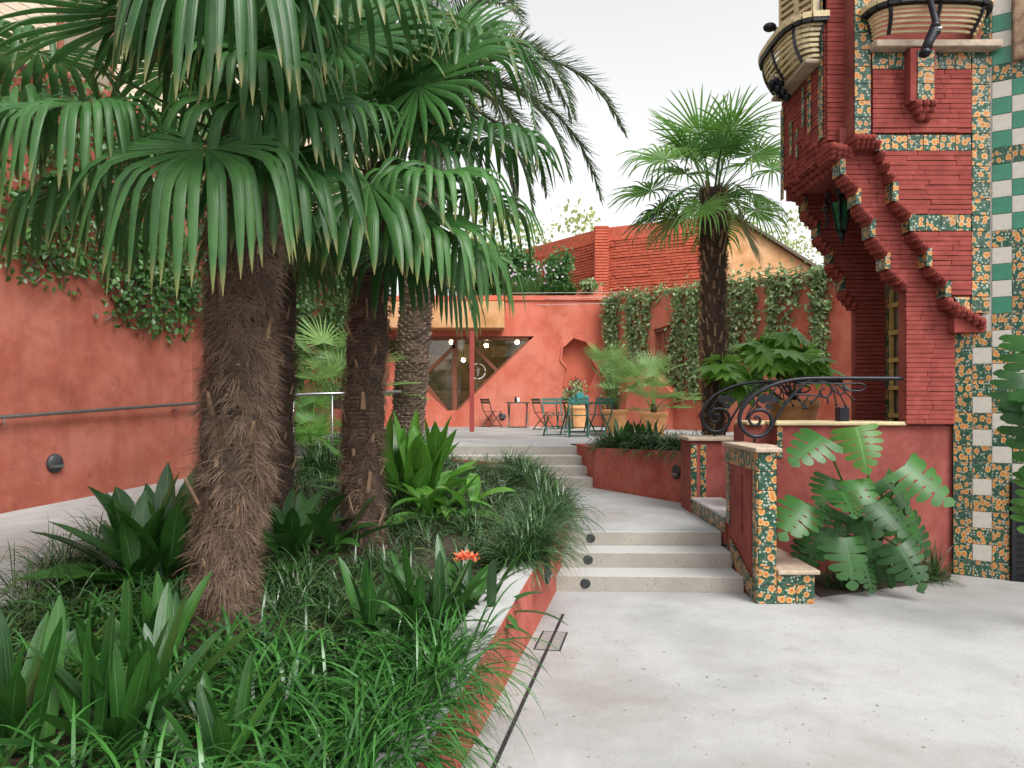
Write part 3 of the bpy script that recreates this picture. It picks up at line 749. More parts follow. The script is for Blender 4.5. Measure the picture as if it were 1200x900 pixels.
# far pillar and low curb between
pb = empty('far_pillar', (2.4, 8.7, LAND), 'far stair pillar with two tile strips and a red panel below the iron rail', 'pillar')
XB = 2.10; YB0 = 8.55; ZBt = at(0, 517, YB0).z
MB().box(XB + .01, YB0 + .012, LAND - .1, XB + .62, YB0 + .5, ZBt).build('core', M['stucco_house'], pb)
for r in range(5):
    tile('F', pb, (XB + .045, YB0 + .006, LAND + (r + .5)*TS*.99), 0, .42, .99)
    tile('F', pb, (XB + .155, YB0 + .006, LAND + (r + .5)*TS*.99), 0, .42, .99)
MB().box(XB - .03, YB0 - .03, ZBt + .002, XB + .68, YB0 + .54, ZBt + .045).build('cap_stone', M['stone_cap'], pb, bevel=.01)
cu = empty('stair_curb', (XA + .15, 7.9, LAND), 'low tiled curb with white marble top between the two stair pillars', 'curb')
MB().box(XA + .012, YA1 + .06, LAND - .1, XA + .33, YB0 - .005, LAND + .155).build('core', M['stucco_house'], cu)
for r in range(7): tile('F', cu, (XA + .006, YA1 + .08 + (r + .5)*TS*1.13, LAND + .078), R(-90), 1.12, .94)
MB().box(XA - .012, YA1 + .06, LAND + .157, XA + .35, YB0 - .008, LAND + .185).build('marble_top', M['marble'], cu, bevel=.006)

# ------------------------------------------------------------------ the tiled brick house
YF, YP, YC = 7.20, 7.33, 8.60
hs_ = empty('tiled_house', (4.6, 7.6, 0), 'red brick house corner with stepped corbels, flower tiles and a green and white tiled pier', 'house')
BR = MB().box(-.5, -.5, -.5, .5, .5, .5); BRM = bpy.data.meshes.new('brick'); BRM.from_pydata(BR.v, [], BR.f); BRM.materials.append(M['brick_red'])
bm = bmesh.new(); bm.from_mesh(BRM); bmesh.ops.recalc_face_normals(bm, faces=bm.faces); bmesh.ops.bevel(bm, geom=list(bm.edges), offset=.05, segments=1, affect='EDGES'); bm.to_mesh(BRM); bm.free()
def bricks(parent, Y, y0, y1, lf, rf, pitch=5.6, blen=.47, stuff=None):
    """courses of thin bricks on a frontal plane; photo-pixel limits lf(y), rf(y)"""
    y = y0 + pitch/2; i = 0
    while y < y1 - pitch*.3:
        a, b = at(lf(y), y, Y), at(rf(y), y, Y); x = a.x; h = pitch/F*Y; first = True
        while x < b.x - .02:
            ln = min(blen * (U(.35, .75) if first else U(.9, 1.1)), b.x - x)
            if b.x - x - ln < .08: ln = b.x - x
            first = False
            d = .05 + U(-.005, .005); zc = a.z + U(-.002, .002)
            if stuff is None: inst(BRM, 'brick', parent, (x + ln/2, Y - .010 + U(-.003, .003), zc), (U(-.03, .03), U(-.004, .004), U(-.006, .006)), (ln - .003, d, h * .92))
            else: stuff.box(x, Y - d/2 - .01, zc - h*.42, x + ln - .004, Y + .02, zc + h*.42)
            x += ln
        y += pitch; i += 1
def lin(pts):
    def f(y):
        if y <= pts[0][0]: return pts[0][1]
        for (a, xa), (b, xb) in zip(pts[:-1], pts[1:]):
            if a <= y <= b: return xa + (xb - xa) * (y - a) / max(b - a, 1e-6)
        return pts[-1][1]
    return f
const = lambda v: (lambda y: v)
def teeth(parent, a, b, Y, n=3, r=3.4, depth=.13, rows=2, name='corbel'):
    """stack of rounded brick ends stepping along a photo-pixel line"""
    m = MB()
    for j in range(n):
        t = (j + .5)/n; px, py = a[0] + (b[0]-a[0])*t, a[1] + (b[1]-a[1])*t; rr = r/F*Y
        for k in range(rows):
            c = at(px + (k*.9 if rows > 1 else 0), py + k*r*1.15, Y); s = 1 - .10*k
            m.ball(c + Vector((0, -.03 + .03*k, 0)), (rr*1.1*s, .055, rr*1.25*s), 8, 6)
            m.box(c.x - rr*s, c.y - .03 + .03*k, c.z - rr*.75*s, c.x + rr*s, c.y + depth, c.z + rr*1.05*s)
    return m.build(name, M['corbel_red'], parent, smooth=False)
# --- front pier (plane YP)
stepsB = [(984, 188, 206), (1002, 222, 241), (1019, 258, 279), (1036, 297, 316)]
profB = []
for x, t, b in stepsB: profB += [(t, x), (b, x)]
profB += [(335, 1060), (498, 1060)]
outl = [(x + 2, y) for y, x in profB]
poly = [(1150, 150), (984, 150)] + outl + [(1117, 498), (1117, 350), (1150, 350)]
pf = MB().prism(neg(poly), pxr(YP), (0, .15, 0)).build('front_pier', M['stucco_house'], hs_)
bricks(pf, YP, 178, 497, lin([(y, x) for y, x in profB]), lambda y: min(1117, lin([(160, 1024), (178, 1034), (385, 1142)])(y) if y < 352 else 1117), 5.5, .40)
ends = stepsB[1:] + [(1060, 335, 0)]
for (x, t, b), (x2, t2, _) in zip(stepsB, ends):
    teeth(hs_, (x + 2, b + 1), (x2 + 1, t2 + 2), YP - .01)
    c = at(x - .5, (t + b)/2, YP); h = (b - t)/F*YP
    MB().box(c.x - .012, YP - .03, c.z - h/2, c.x - .004, YP + .13, c.z + h/2).build('end_tile', M['tile_flower'], hs_)
    MB().box(c.x - .012, YP - .052, c.z - h/2, c.x + .042, YP - .045, c.z + h/2).build('end_tile', M['tile_flower'], hs_)
# --- back pier (plane YC)
stepsC = [(926, 203, 220), (941, 232, 248), (956, 261, 278), (971, 292, 309), (985, 324, 341)]
profC = []
for x, t, b in stepsC: profC += [(t, x), (b, x)]
profC += [(358, 1001), (500, 1001)]
poly = [(1100, 180), (926, 180)] + [(x + 2, y) for y, x in profC] + [(1036, 500), (1036, 300), (1100, 300)]
pk = MB().prism(neg(poly), pxr(YC), (0, .12, 0)).build('rear_pier', M['stucco_house'], hs_)
sm = MB(); bricks(None, YC, 206, 498, lin(profC), lambda y: 1100 if y < 290 else 1036, 4.9, .42, sm)
o = sm.build('brick_courses', M['brick_red'], hs_, fix=False); o['kind'] = 'stuff'
ends = stepsC[1:] + [(1001, 358, 0)]
for (x, t, b), (x2, t2, _) in zip(stepsC, ends):
    teeth(hs_, (x + 1, b + 1), (x2 + 1, t2 + 2), YC - .01, 3, 3.2)
    c = at(x - .5, (t + b)/2, YC); h = (b - t)/F*YC
    MB().box(c.x - .012, YC - .055, c.z - h/2, c.x + .035, YC + .1, c.z + h/2).build('end_tile', M['tile_flower'], hs_)
# loggia ceiling and dark upper mass between the piers
xa = at(984, 0, YP).x
MB().box(xa + .05, YP + .151, at(0, 186, YP).z, 5.2, YC + .3, at(0, 120, YP).z).build('loggia_ceiling', M['stucco_house'], hs_)
# stepped underside of the arch
for i in range(4):
    z = at(0, 205 + i*20, 7.9).z; x = at(1000 + i*17, 0, 7.9).x
    MB().box(x, YP + .16, z, x + .6, YC - .04, z + .2).build('arch_step', M['corbel_red'], hs_)
# side wall with lattice
XS = at(1036, 0, YC).x + .02
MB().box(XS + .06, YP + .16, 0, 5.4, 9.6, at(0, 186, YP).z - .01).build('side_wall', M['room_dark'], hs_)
lat = MB(); z0, z1 = 1.5, at(0, 335, 8.2).z
for y0, y1 in ((7.62, 8.5), (8.98, 9.3)):
    for y in np.linspace(y0, y1, 4): lat.box(XS, y - .02, z0, XS + .035, y + .02, z1)
    z = z0 + .06; k = 0
    while z < z1:
        for j in range(3):
            if (j + k) % 2 == 0:
                ya = y0 + (y1 - y0)*j/3; lat.box(XS - .018, ya - .01, z, XS + .03, ya + (y1-y0)/3 + .01, z + .05)
        z += .16; k += 1
lat.build('lattice_screen', M['lattice_yellow'], hs_)
for y in (7.545, 8.555, 8.95):
    for r in range(int((z1 - z0)/TS)): tile('F', hs_, (XS - .004, y, z0 + (r + .5)*TS), R(-90), .42)
MB().box(XS - .02, 9.3, 1.0, XS + .05, 9.36, z1).build('lattice_post', M['lattice_yellow'], hs_)

# --- podium wall below the porch
pz = at(0, 499, YP).z
MB().box(at(912, 0, YP).x, YP + .03, 0, at(1118, 0, YP).x, YP + .5, pz).build('podium_wall', M['stucco_house'], hs_)
MB().box(at(870, 0, 7.6).x, 7.55, 0, at(912, 0, YP).x + .02, 7.9, pz - .003).build('podium_wall', M['stucco_house'], hs_)
MB().box(at(912, 0, YP).x - .03, YP - .02, pz + .002, at(1062, 0, YP).x, YP + .53, pz + .042).build('podium_cap', M['wood_cream'], hs_, bevel=.012)
MB().box(at(872, 0, 7.6).x, 7.5, pz + .001, at(905, 0, YP).x - .012, 7.93, pz + .040).build('podium_cap', M['wood_cream'], hs_, bevel=.012)
tile('F', hs_, (at(910, 0, YP).x + .04, YP + .022, pz - .085), 0, .35); tile('F', hs_, (at(910, 0, YP).x + .04, YP + .022, pz - .085 - TS), 0, .35)

# --- overhanging bay (plane YF)
stepsA = [(1045, 215, 237), (1064, 252, 272), (1084, 292, 313), (1106, 330, 349)]
profA = [(178, 1031), (196, 1033)]
for x, t, b in stepsA: profA += [(t, x), (b, x)]
profA += [(368, 1120)]
poly = [(1160, -95), (1000, -95), (1000, 158), (1024, 160)] + [(x + 2, y) for y, x in profA] + [(1160, 370)]
bay = MB().prism(neg(poly), pxr(YF), (0, .40, 0)).build('bay_wall', M['stucco_house'], hs_)
pl = MB().box(0, 0, 0, 0, 0, 0)
bricks(bay, YF, 83, 158, const(1021), const(1136.5), 5.7, .5)
bricks(bay, YF, 178, 251, lin(profA), const(1136.5), 5.7, .5)
bricks(bay, YF, 272, 348, lin(profA), const(1136.5), 5.7, .5)
ends = stepsA[1:] + [(1120, 366, 0)]
teeth(hs_, (1024, 163), (1046, 214), YF - .01, 4)
for (x, t, b), (x2, t2, _) in zip(stepsA, ends):
    teeth(hs_, (x + 2, b + 1), (x2 + 1, t2 + 2), YF - .01)
    c = at(x - .5, (t + b)/2, YF); h = (b - t)/F*YF
    MB().box(c.x - .010, YF - .054, c.z - h/2, c.x + .045, YF - .047, c.z + h/2).build('end_tile', M['tile_flower'], hs_)
    MB().box(c.x - .012, YF - .046, c.z - h/2, c.x - .004, YF + .1, c.z + h/2).build('end_tile', M['tile_flower'], hs_)
teeth(hs_, (1106, 352), (1152, 380), YF - .02, 6, 4.2)
a, b = at(1117, 372, YF), at(1159, 390, YF); MB().box(a.x, YF - .015, b.z, b.x, YF + .3, a.z).build('corbel_base', M['corbel_red'], hs_, bevel=.01)
def trow(x0, x1, yc, Y, n, sz=1):
    a, b = at(x0, yc, Y), at(x1, yc, Y)
    for i in range(n): tile('F', bay, (a.x + (b.x - a.x)*(i + .5)/n, Y - .014, a.z), 0, (b.x - a.x)/n/TS, sz)
def tcol(xc, y0, y1, Y, n, w=1):
    a, b = at(xc, y0, Y), at(xc, y1, Y)
    for i in range(n): tile('F', bay, (a.x, Y - .014, a.z + (b.z - a.z)*(i + .5)/n), 0, w, (a.z - b.z)/n/TS)
trow(1021, 1137, 72, YF - .016, 6, 1.02); trow(1025, 1137, 168, YF - .016, 6, .98); trow(1066, 1137, 261.5, YF - .016, 4, 1)
tcol(1148.5, 62, 348, YF - .014, 15, 1.14); tcol(1010, -40, 158, YF - .014, 10, 1)
MB().prism(neg([(1118, 348), (1137, 348), (1137, 366), (1130, 366)]), pxr(YF - .03), (0, .02, 0)).build('corner_tile', M['tile_flower'], bay); tile('F', bay, at(1148.5, 357.5, YF - .03), 0, 1.14, .98)
# stone ledge, bracket and its corbel
a, b = at(1018, 63, YF), at(1163, 55, YF); MB().box(a.x, YF - .16, a.z, b.x, YF + .1, b.z).build('stone_ledge', M['stone_cap'], hs_, bevel=.012)
a, b = at(1067, 118, YF - .15), at(1096, 56, YF - .15); MB().box(a.x, YF - .15, a.z, b.x, YF + .01, b.z).build('bracket', M['corbel_red'], hs_)
for r in range(3): tile('F', hs_, (a.x + .145, YF - .156, a.z + (r + .5)*TS), 0, 1.02)
for r in range(3): teeth(hs_, (1069 + r*2, 123 + r*7.5), (1095 - r*3, 123 + r*7.5), YF - .10 + r*.03, 3 if r < 2 else 2, 4.4, .13, 1)
# recessed pilaster left of the bay
YPL = 7.42
MB().box(at(968, 0, YPL).x, YPL, at(0, 172, YPL).z, at(1002, 0, YPL).x, YPL + .5, 7.0).build('pilaster', M['stucco_house'], hs_)
bricks(hs_, YPL - .0, -10, 170, const(968), const(992), 5.5, .5)
teeth(hs_, (972, 172), (998, 178), YPL - .12, 4, 4.2, .3, 3); teeth(hs_, (1000, 163), (1024, 163), YF - .03, 4, 3.6, .2, 3)
# --- side of the bay facing the terrace
XSD = at(968, 0, YPL).x
MB().box(XSD, YPL + .003, at(0, 200, 7.9).z, XSD + .5, 8.62, 7.0).build('side_bay', M['brick_red'], hs_)
sm = MB(); z = at(0, 200, 7.9).z
while z < 5.6: sm.box(XSD - .012 - U(0, .008), YPL + .004, z, XSD + .01, 8.6, z + .038); z += .047
o = sm.build('brick_courses', M['brick_red'], hs_, fix=False); o['kind'] = 'stuff'
for yc, za, zb, w in ((7.50, 4.45, 5.9, .10), (7.78, 4.62, 5.25, .09), (7.95, 4.75, 5.2, .06), (8.12, 4.45, 4.8, .07), (8.30, 4.52, 4.95, .08), (8.56, 4.12, 5.2, .09)):
    nn = max(1, round((zb - za)/TS))
    for r in range(nn): tile('F', hs_, (XSD - .024, yc, za + (r + .5)*(zb - za)/nn), R(-90), w/TS, (zb - za)/nn/TS)
for yc, zc in ((7.62, 4.42), (7.80, 4.50), (7.98, 4.62), (8.18, 4.36), (8.32, 4.44)):
    m = MB()
    for j in range(3):
        for k in range(2): m.ball((XSD - .03 + .02*j, yc + (k - .5)*.07, zc - j*.055), (.05, .042, .042), 8, 6)
    m.box(XSD - .04, yc - .07, zc - .02, XSD + .02, yc + .07, zc + .12); m.build('corbel', M['corbel_red'], hs_)
z = at(0, 200, 7.9).z
m = MB()
for i in range(9):
    for k in range(3): m.ball((XSD + .02 + .05*k, 7.5 + i*.13, z + .02 - .055*k), (.045, .06, .05), 8, 6)
m.build('corbel', M['corbel_red'], hs_)
# --- balconies
def basket(parent, rail_pts, floor_pts, nslat, bulge, out):
    """cream slatted basket balcony between a rail polyline and a floor polyline"""
    n = len(rail_pts); sl = MB()
    for i in range(nslat):
        t = (i + .5)/nslat; pts_ = []
        for a, b in zip(rail_pts, floor_pts): pts_.append(Vector(b).lerp(Vector(a), t) + Vector(out) * bulge * math.sin(math.pi * min(1, t*.9 + .12)))
        for p, q in zip(pts_[:-1], pts_[1:]): sl.bar(p, q, .018, (Vector(rail_pts[0]) - Vector(floor_pts[0])).length/nslat * .62)
    sl.build('slats', M['wood_cream'], parent)
    rb = MB()
    for p, q in zip(rail_pts[:-1], rail_pts[1:]): rb.bar(p, q, .11, .06)
    rb.build('top_rail', M['wood_cream'], parent)
    ir = MB()
    for p, q in zip(rail_pts[:-1], rail_pts[1:]): ir.bar(Vector(p) - Vector((0,0,.05)), Vector(q) - Vector((0,0,.05)), .09, .03)
    for idx in (0, n//4, n//2, 3*n//4, n - 1):
        a, b = Vector(rail_pts[idx]), Vector(floor_pts[idx]); pts_ = [b.lerp(a, t) + Vector(out) * (bulge * math.sin(math.pi * min(1, t*.9 + .12)) + .014) for t in [k/8 for k in range(9)]]
        for p, q in zip(pts_[:-1], pts_[1:]): ir.bar(p, q, .03, .022, up=out)
    ir.build('iron_straps', M['iron_black'], parent)
# right balcony
b2 = MB().box(at(1020, 0, YF).x, YF - .02, at(0, 54.5, YF).z + .002, at(1140, 0, YF).x, YF + .2, at(0, 48, YF).z).build('balcony_floor', M['stone_cap'], hs_)
zf, zr = at(0, 52, YF).z + .02, at(0, 0, YF - .3).z + .02
xl_, xr_ = at(1019, 0, YF).x, at(1139, 0, YF).x
rp, fp = [], []
for k in range(13):
    a = math.pi * k/12; cxm = (xl_ + xr_)/2; hw = (xr_ - xl_)/2
    e = lambda c, p: math.copysign(abs(c)**p, c)
    rp.append((cxm - (hw + .06) * e(math.cos(a), .6), YF + .02 - .36 * e(math.sin(a), .6), zr)); fp.append((cxm - hw*.97 * e(math.cos(a), .6), YF + .02 - .17 * e(math.sin(a), .6), zf))
basket(b2, rp, fp, 8, .05, (0, -1, 0))
# left balcony on the side of the bay
zf, zr = at(0, 102, 8.2).z, at(0, 20, 7.45).z
b1 = MB().box(XSD - .18, 7.5, zf - .05, XSD + .02, 8.5, zf).build('balcony_floor', M['stone_cap'], hs_, bevel=.02)
rp, fp = [], []
for k in range(13):
    a = math.pi * k/12; ym = 8.0
    rp.append((XSD + .02 - .36 * abs(math.sin(a))**.6, ym - .58 * math.copysign(abs(math.cos(a))**.6, math.cos(a)), zr)); fp.append((XSD + .02 - .20 * abs(math.sin(a))**.6, ym - .5 * math.copysign(abs(math.cos(a))**.6, math.cos(a)), zf))
basket(b1, rp, fp, 8, .05, (-1, 0, 0))
# louvred screen above the left balcony
ls = MB()
for y0, y1 in ((7.52, 7.92), (7.98, 8.44)):
    for y in (y0, y1): ls.box(XSD - .10, y - .025, zr - .3, XSD - .06, y + .025, 7.2)
    z = zr - .28
    while z < 7.2: ls.bar((XSD - .08, y0, z), (XSD - .08, y1, z + .12), .03, .03); z += .075
ls.build('louvred_screen', M['wood_cream'], hs_)
MB().box(XSD - .058, 7.5, zr - .3, XSD - .02, 8.46, 7.2).build('screen_back', M['cream_plaster'], hs_)
# wall lamp on the right balcony bracket, lamp on the left corner, dragon-like iron bracket
la = empty('wall_lamp', at(1090, 60, YF - .3), 'black iron lamp bracket rising in front of the right balcony', 'lamp', None)
pts_ = [at(x, y, YF - .38) for x, y in ((1084, 62), (1088, 50), (1094, 38), (1097, 26), (1093, 12), (1089, -4), (1088, -20))]
MB().tube(pts_, [.05, .045, .05, .035, .03, .026, .026], 8).build('stem', M['iron_black'], la, smooth=True)
for x, y, r in ((1084, 62, .055), (1096, 30, .045), (1097, 38, .04)): MB().ball(at(x, y, YF - .39), (r, r, r*.8), 10, 7).build('boss', M['iron_black'], la, smooth=True)
MB().tube([at(1096, 33, YF - .40), at(1104, 33, YF - .42)], .015, 6).build('fitting', M['steel'], la)
lb = empty('side_lamp', at(925, 95, 8.3), 'dark pear shaped lamp jutting from the left balcony', 'lamp')
MB().tube([at(922, 38, 8.2), at(908, 34, 8.2)], [.02, .03], 8).build('arm', M['iron_black'], lb, smooth=True)
MB().ball(at(902, 32, 8.2), (.075, .06, .05), 12, 8).build('shade', M['iron_black'], lb, smooth=True)
dr = MB()
for i, (x, y) in enumerate(((905, 98), (911, 104), (917, 109), (909, 96), (922, 114), (914, 98))): dr.ball(at(x, y, 8.1), (.05, .05, .045), 8, 6)
for (a, b) in (((904, 96), (912, 108)), ((908, 104), (914, 116)), ((902, 104), (910, 106)), ((912, 112), (922, 118))): dr.tube([at(*a, 8.08), at(*b, 8.12)], [.02, .012], 6)
dr.build('iron_figure', M['iron_black'], lb)
# hanging lantern
Yl = 7.95; ln = empty('hanging_lantern', at(985, 250, Yl), 'ornate iron lantern with green glass hanging under the brick arch', 'lantern')
MB().lathe([(.045, -.16), (.10, .10), (.11, .13), (.02, .17)], at(986, 252, Yl), 6).build('glass', M['lantern_glass'], ln)
m = MB(); c = at(986, 252, Yl)
for k in range(6):
    a = 2*math.pi*k/6; ca, sa = math.cos(a), math.sin(a)
    m.tube([c + Vector((ca*.05, sa*.05, -.18)), c + Vector((ca*.105, sa*.105, .10)), c + Vector((ca*.17, sa*.17, .22)), c + Vector((ca*.13, sa*.13, .27))], .012, 6)
    m.tube([c + Vector((ca*.16, sa*.16, .20)), c + Vector((ca*.20, sa*.20, .05)), c + Vector((ca*.15, sa*.15, -.02)), c + Vector((ca*.19, sa*.19, -.12))], .011, 6)
    m.ball(c + Vector((ca*.17, sa*.17, .10)), .025, 6, 5)
m.ball(c + Vector((0,0,.28)), (.07, .07, .09), 10, 7); m.tube([c + Vector((0,0,.3)), c + Vector((0,0,.75))], .012, 6); m.tube([c + Vector((0,0,-.17)), c + Vector((0,0,-.32))], [.05, .008], 6)
m.build('ironwork', M['iron_black'], ln, smooth=True)

# --- chamfered pier of check tiles
P0c = Vector((at(1117, 0, YP).x, YP, 0)); ca_ = R(31); cdv = Vector((math.cos(ca_), -math.sin(ca_), 0)); cnn = Vector((-math.sin(ca_), -math.cos(ca_), 0))
m = MB(); a, b = P0c, P0c + cdv*2.6
m.add([a, b, b - cnn*.5, a - cnn*.3, a + Vector((0,0,7)), b + Vector((0,0,7)), b - cnn*.5 + Vector((0,0,7)), a - cnn*.3 + Vector((0,0,7))], [(0,3,2,1),(4,5,6,7),(0,1,5,4),(1,2,6,5),(2,3,7,6),(3,0,4,7)])
tp = m.build('tiled_pier', M['tile_white'], hs_)
low = {1: 'FWFWFWFFWFWFFWFF', 2: 'FFFFFFFWFWFFWFWF'}
upA = 'FGWGWFWGWGFGWGWFGWGWF'; upB = 'FFFFFFGWGWFWGWGFGWGWF'
for c in range(6):
    for r in range(42):
        z = (r + .5)*TS; t = (c + .5)*TS; kind = 'F'
        if r >= 15:
            if c < 2 and z < 5.0: continue
            if c >= 2:
                k = r - 15; kind = upA[k % len(upA)] if c % 2 == 0 else upB[k % len(upB)]
        elif c in low: kind = low[c][r]
        elif c >= 3:
            if c <= 8 and r < 6: continue
            kind = 'F' if (r + c) % 3 else 'W'
        if r >= 31 and c >= 3: continue
        tile(kind, tp, P0c + cdv*t + cnn*.006 + Vector((0, 0, z)), -ca_)
a = P0c + cdv*TS*2.95 + cnn*.02; MB().bar(a + cdv*.56 + Vector((0,0,31*TS)), a + cdv*.56 + Vector((0,0,6.8)), 1.1, .1, up=cnn).build('rubble_panel', M['rubble'], hs_, bevel=.02)
# basement grille
gr = empty('basement_grille', P0c + cdv*.9, 'dark iron grille window at the foot of the tiled pier', 'grille')
g0 = P0c + cdv*TS*3.05 + cnn*.012
fr = MB(); H = TS*6 - .02; W = .9
for s in (0, W): fr.bar(g0 + cdv*s, g0 + cdv*s + Vector((0,0,H)), .05, .05)
fr.bar(g0 + Vector((0,0,H)), g0 + cdv*W + Vector((0,0,H)), .05, .05); fr.bar(g0 + Vector((0,0,.03)), g0 + cdv*W + Vector((0,0,.03)), .05, .05)
fr.build('frame', M['iron_black'], gr)
for k in range(14):
    z = .06 + k*.062; a = g0 + cdv*.03 + Vector((0,0,z)); b = g0 + cdv*(W - .03) + Vector((0,0,min(z + .22, H)))
    MB().bar(a, b, .012, .03, up=cnn).build('bar', M['iron_black'], gr)
MB().bar(g0 - cnn*.008 + cdv*W/2, g0 - cnn*.008 + cdv*W/2 + Vector((0,0,H)), W, .006, up=cnn).build('backing', M['drain_dark'], gr)
# unseen house body, added as a plain box to block sky light
MB().box(5.1, 7.3, 0, 11, 9.55, 8).build('unseen_house_body', M['stucco_house'], hs_)

# ------------------------------------------------------------------ wrought iron stair rails
def rail(name, Y, label, k, ox):
    rt = empty(name, at(885 + ox, 512, Y), label, 'railing', 'wrought iron stair rails')
    S = lambda L: [at(600 + (x - 600)*k + ox, HZ + (y - HZ)*k, Y) for x, y in L]
    def smoothp(L, n=5):
        P = [Vector(p) for p in S(L)]; out = []
        for i in range(len(P) - 1):
            p0, p1, p2, p3 = P[max(i-1, 0)], P[i], P[i+1], P[min(i+2, len(P)-1)]
            for j in range(n):
                t = j/n; out.append(.5*((2*p1) + (-p0+p2)*t + (2*p0-5*p1+4*p2-p3)*t*t + (-p0+3*p1-3*p2+p3)*t**3))
        return out + [P[-1]]
    main = [(1058, 443.5), (1010, 443.3), (963, 443.3), (931, 445), (905, 451.5), (884, 463), (871, 477), (866.5, 492), (872, 505), (884, 511.5), (897, 508.5), (904, 498), (902, 486), (893, 480.5), (883, 482), (877.5, 490), (881, 497.5), (888, 497.5), (891, 492), (887.5, 488), (884, 490.5)]
    ps = smoothp(main); nn = len(ps)
    MB().tube(ps, [.020 if i < nn*.55 else .018 if i < nn*.7 else .014 for i in range(nn)], 10).build('main_bar', M['iron_black'], rt, smooth=True)
    for L, r in (([(954, 445), (944, 449), (931, 461), (917, 478), (909, 491), (904, 500)], .016),
                 ([(958, 446), (970, 449), (975, 457), (970, 465), (963, 464), (961, 458), (966, 455)], .012),
                 ([(975, 455), (984, 462), (990, 458), (988, 451)], .010), ([(918, 474), (930, 463), (948, 463), (968, 466), (970, 473)], .010),
                 ([(961, 459), (957, 466), (951, 472)], .009), ([(948, 464), (942, 473), (946, 478)], .009), ([(936, 466), (942, 478)], .008),
                 ([(976, 452), (980, 474)], .008), ([(979, 452), (991, 476)], .008), ([(982, 451), (1000, 469)], .008), ([(978, 450), (1002, 460)], .008),
                 ([(930, 449), (985, 449.5), (1008, 449.5), (1014, 453), (1008, 458), (990, 457)], .011), ([(910, 454), (902, 463)], .010), ([(888, 468), (878, 482), (874, 492)], .010)):
        MB().tube(smoothp(L, 4), r*.85, 7).build('scroll', M['iron_black'], rt, smooth=True)
    for x, y in ((951, 472), (946, 478), (942, 478), (980, 474), (991, 476), (1000, 469)): MB().ball(S([(x, y)])[0], .016, 8, 6).build('bead', M['iron_black'], rt, smooth=True)
    lf = [(888, 466), (893, 462), (899, 463), (903, 461), (907, 465), (913, 468), (908, 472), (900, 471), (893, 473), (889, 470)]
    MB().prism([(u, -v) for u, v in lf], lambda u, v: S([(u, -v)])[0] - Vector((0, .02, 0)), (0, .03, 0)).build('iron_leaf', M['iron_black'], rt)
    lf = [(896, 476), (899, 472), (904, 475), (906, 479), (899, 480)]
    MB().prism([(u, -v) for u, v in lf], lambda u, v: S([(u, -v)])[0] - Vector((0, .02, 0)), (0, .03, 0)).build('iron_leaf', M['iron_black'], rt)
    p = S([(884, 511)])[0]; MB().tube([p, p - Vector((0, 0, .06))], .014, 8).build('foot', M['iron_black'], rt, smooth=True)
rail('stair_rail', 7.02, 'nearer scrolled iron stair rail curling down to the slotted tiled pillar', 1.0, 0)
rail('stair_rail', 8.66, 'farther scrolled iron stair rail curling down behind the first one', .86, -7)
bx_ = at(982, 485, 7.6); MB().box(bx_.x - .05, 7.45, pz + .042, bx_.x + .05, 7.55, pz + .042 + .17)
o = MB().box(bx_.x - .052, 7.45, pz + .043, bx_.x + .052, 7.56, pz + .19).build('meter_box', M['iron_black'], bevel=.006); tag(o, 'small black box standing on the porch wall cap', 'box')
# ================================================================== CAFE FURNITURE
def make_chair(mat):
    rt = empty('folding_chair', (0, 0, 0)); m = M[mat]; w = .20
    for i in range(5): MB().box(-w, -.19 + i*.078, .440, w, -.19 + i*.078 + .062, .455).build('seat_slat', m, rt)
    for z in (.70, .775): MB().add([(-w, .235 + (z-.7)*.25, z - .03), (w, .235 + (z-.7)*.25, z - .03), (w, .25 + (z-.7)*.25, z + .03), (-w, .25 + (z-.7)*.25, z + .03), (-w, .25 + (z-.7)*.25, z - .03), (w, .25 + (z-.7)*.25, z - .03), (w, .265 + (z-.7)*.25, z + .03), (-w, .265 + (z-.7)*.25, z + .03)],
        [(0,1,2,3),(7,6,5,4),(0,4,5,1),(1,5,6,2),(2,6,7,3),(3,7,4,0)]).build('back_slat', m, rt)
    for s in (-1, 1):
        MB().bar((s*w, -.20, .0), (s*w, .17, .45), .013, .030, up=(1,0,0)).bar((s*w, .17, .45), (s*w, .275, .81), .013, .030, up=(1,0,0)).build('leg', m, rt)
        MB().bar((s*(w - .016), .24, .0), (s*(w - .016), -.18, .44), .013, .030, up=(1,0,0)).build('leg', m, rt)
    for y_, z_ in ((.225, .02), (-.17, .035), (.09, .20)): MB().bar((-w, y_, z_), (w, y_, z_), .012, .02).build('stretcher', m, rt)
    return rt
def make_table(mat):
    rt = empty('folding_table', (0, 0, 0)); m = M[mat]; w = .30
    MB().box(-w, -w, .70, w, w, .715).box(-w, -w, .68, w, -w + .012, .70).box(-w, w - .012, .68, w, w, .70).build('table_top', m, rt)
    for s in (-1, 1):
        MB().bar((s*w*.86, -.26, 0), (s*w*.86, .24, .69), .015, .030, up=(1,0,0)).build('leg', m, rt)
        MB().bar((s*w*.80, .26, 0), (s*w*.80, -.24, .69), .015, .030, up=(1,0,0)).build('leg', m, rt)
    for k_, y_ in ((.86, -.25), (.8, .25)): MB().bar((-w*k_, y_, .02), (w*k_, y_, .02), .012, .02).build('stretcher', m, rt)
    return rt
def place(o, px, py, rz, label, cat, group):
    p = gnd(px, py, TER); o.location = (p.x, p.y, TER + .002); o.rotation_euler = (0, 0, R(rz)); return tag(o, label, cat, group)
ch, chd, tb = make_chair('chair_green'), make_chair('chair_dark'), make_table('chair_green'); tbd = make_table('chair_dark')
GC = 'folding chairs on the terrace'
place(chd, 577, 500.5, 128, 'weathered grey folding chair beside the small table near the red post', 'chair', GC)
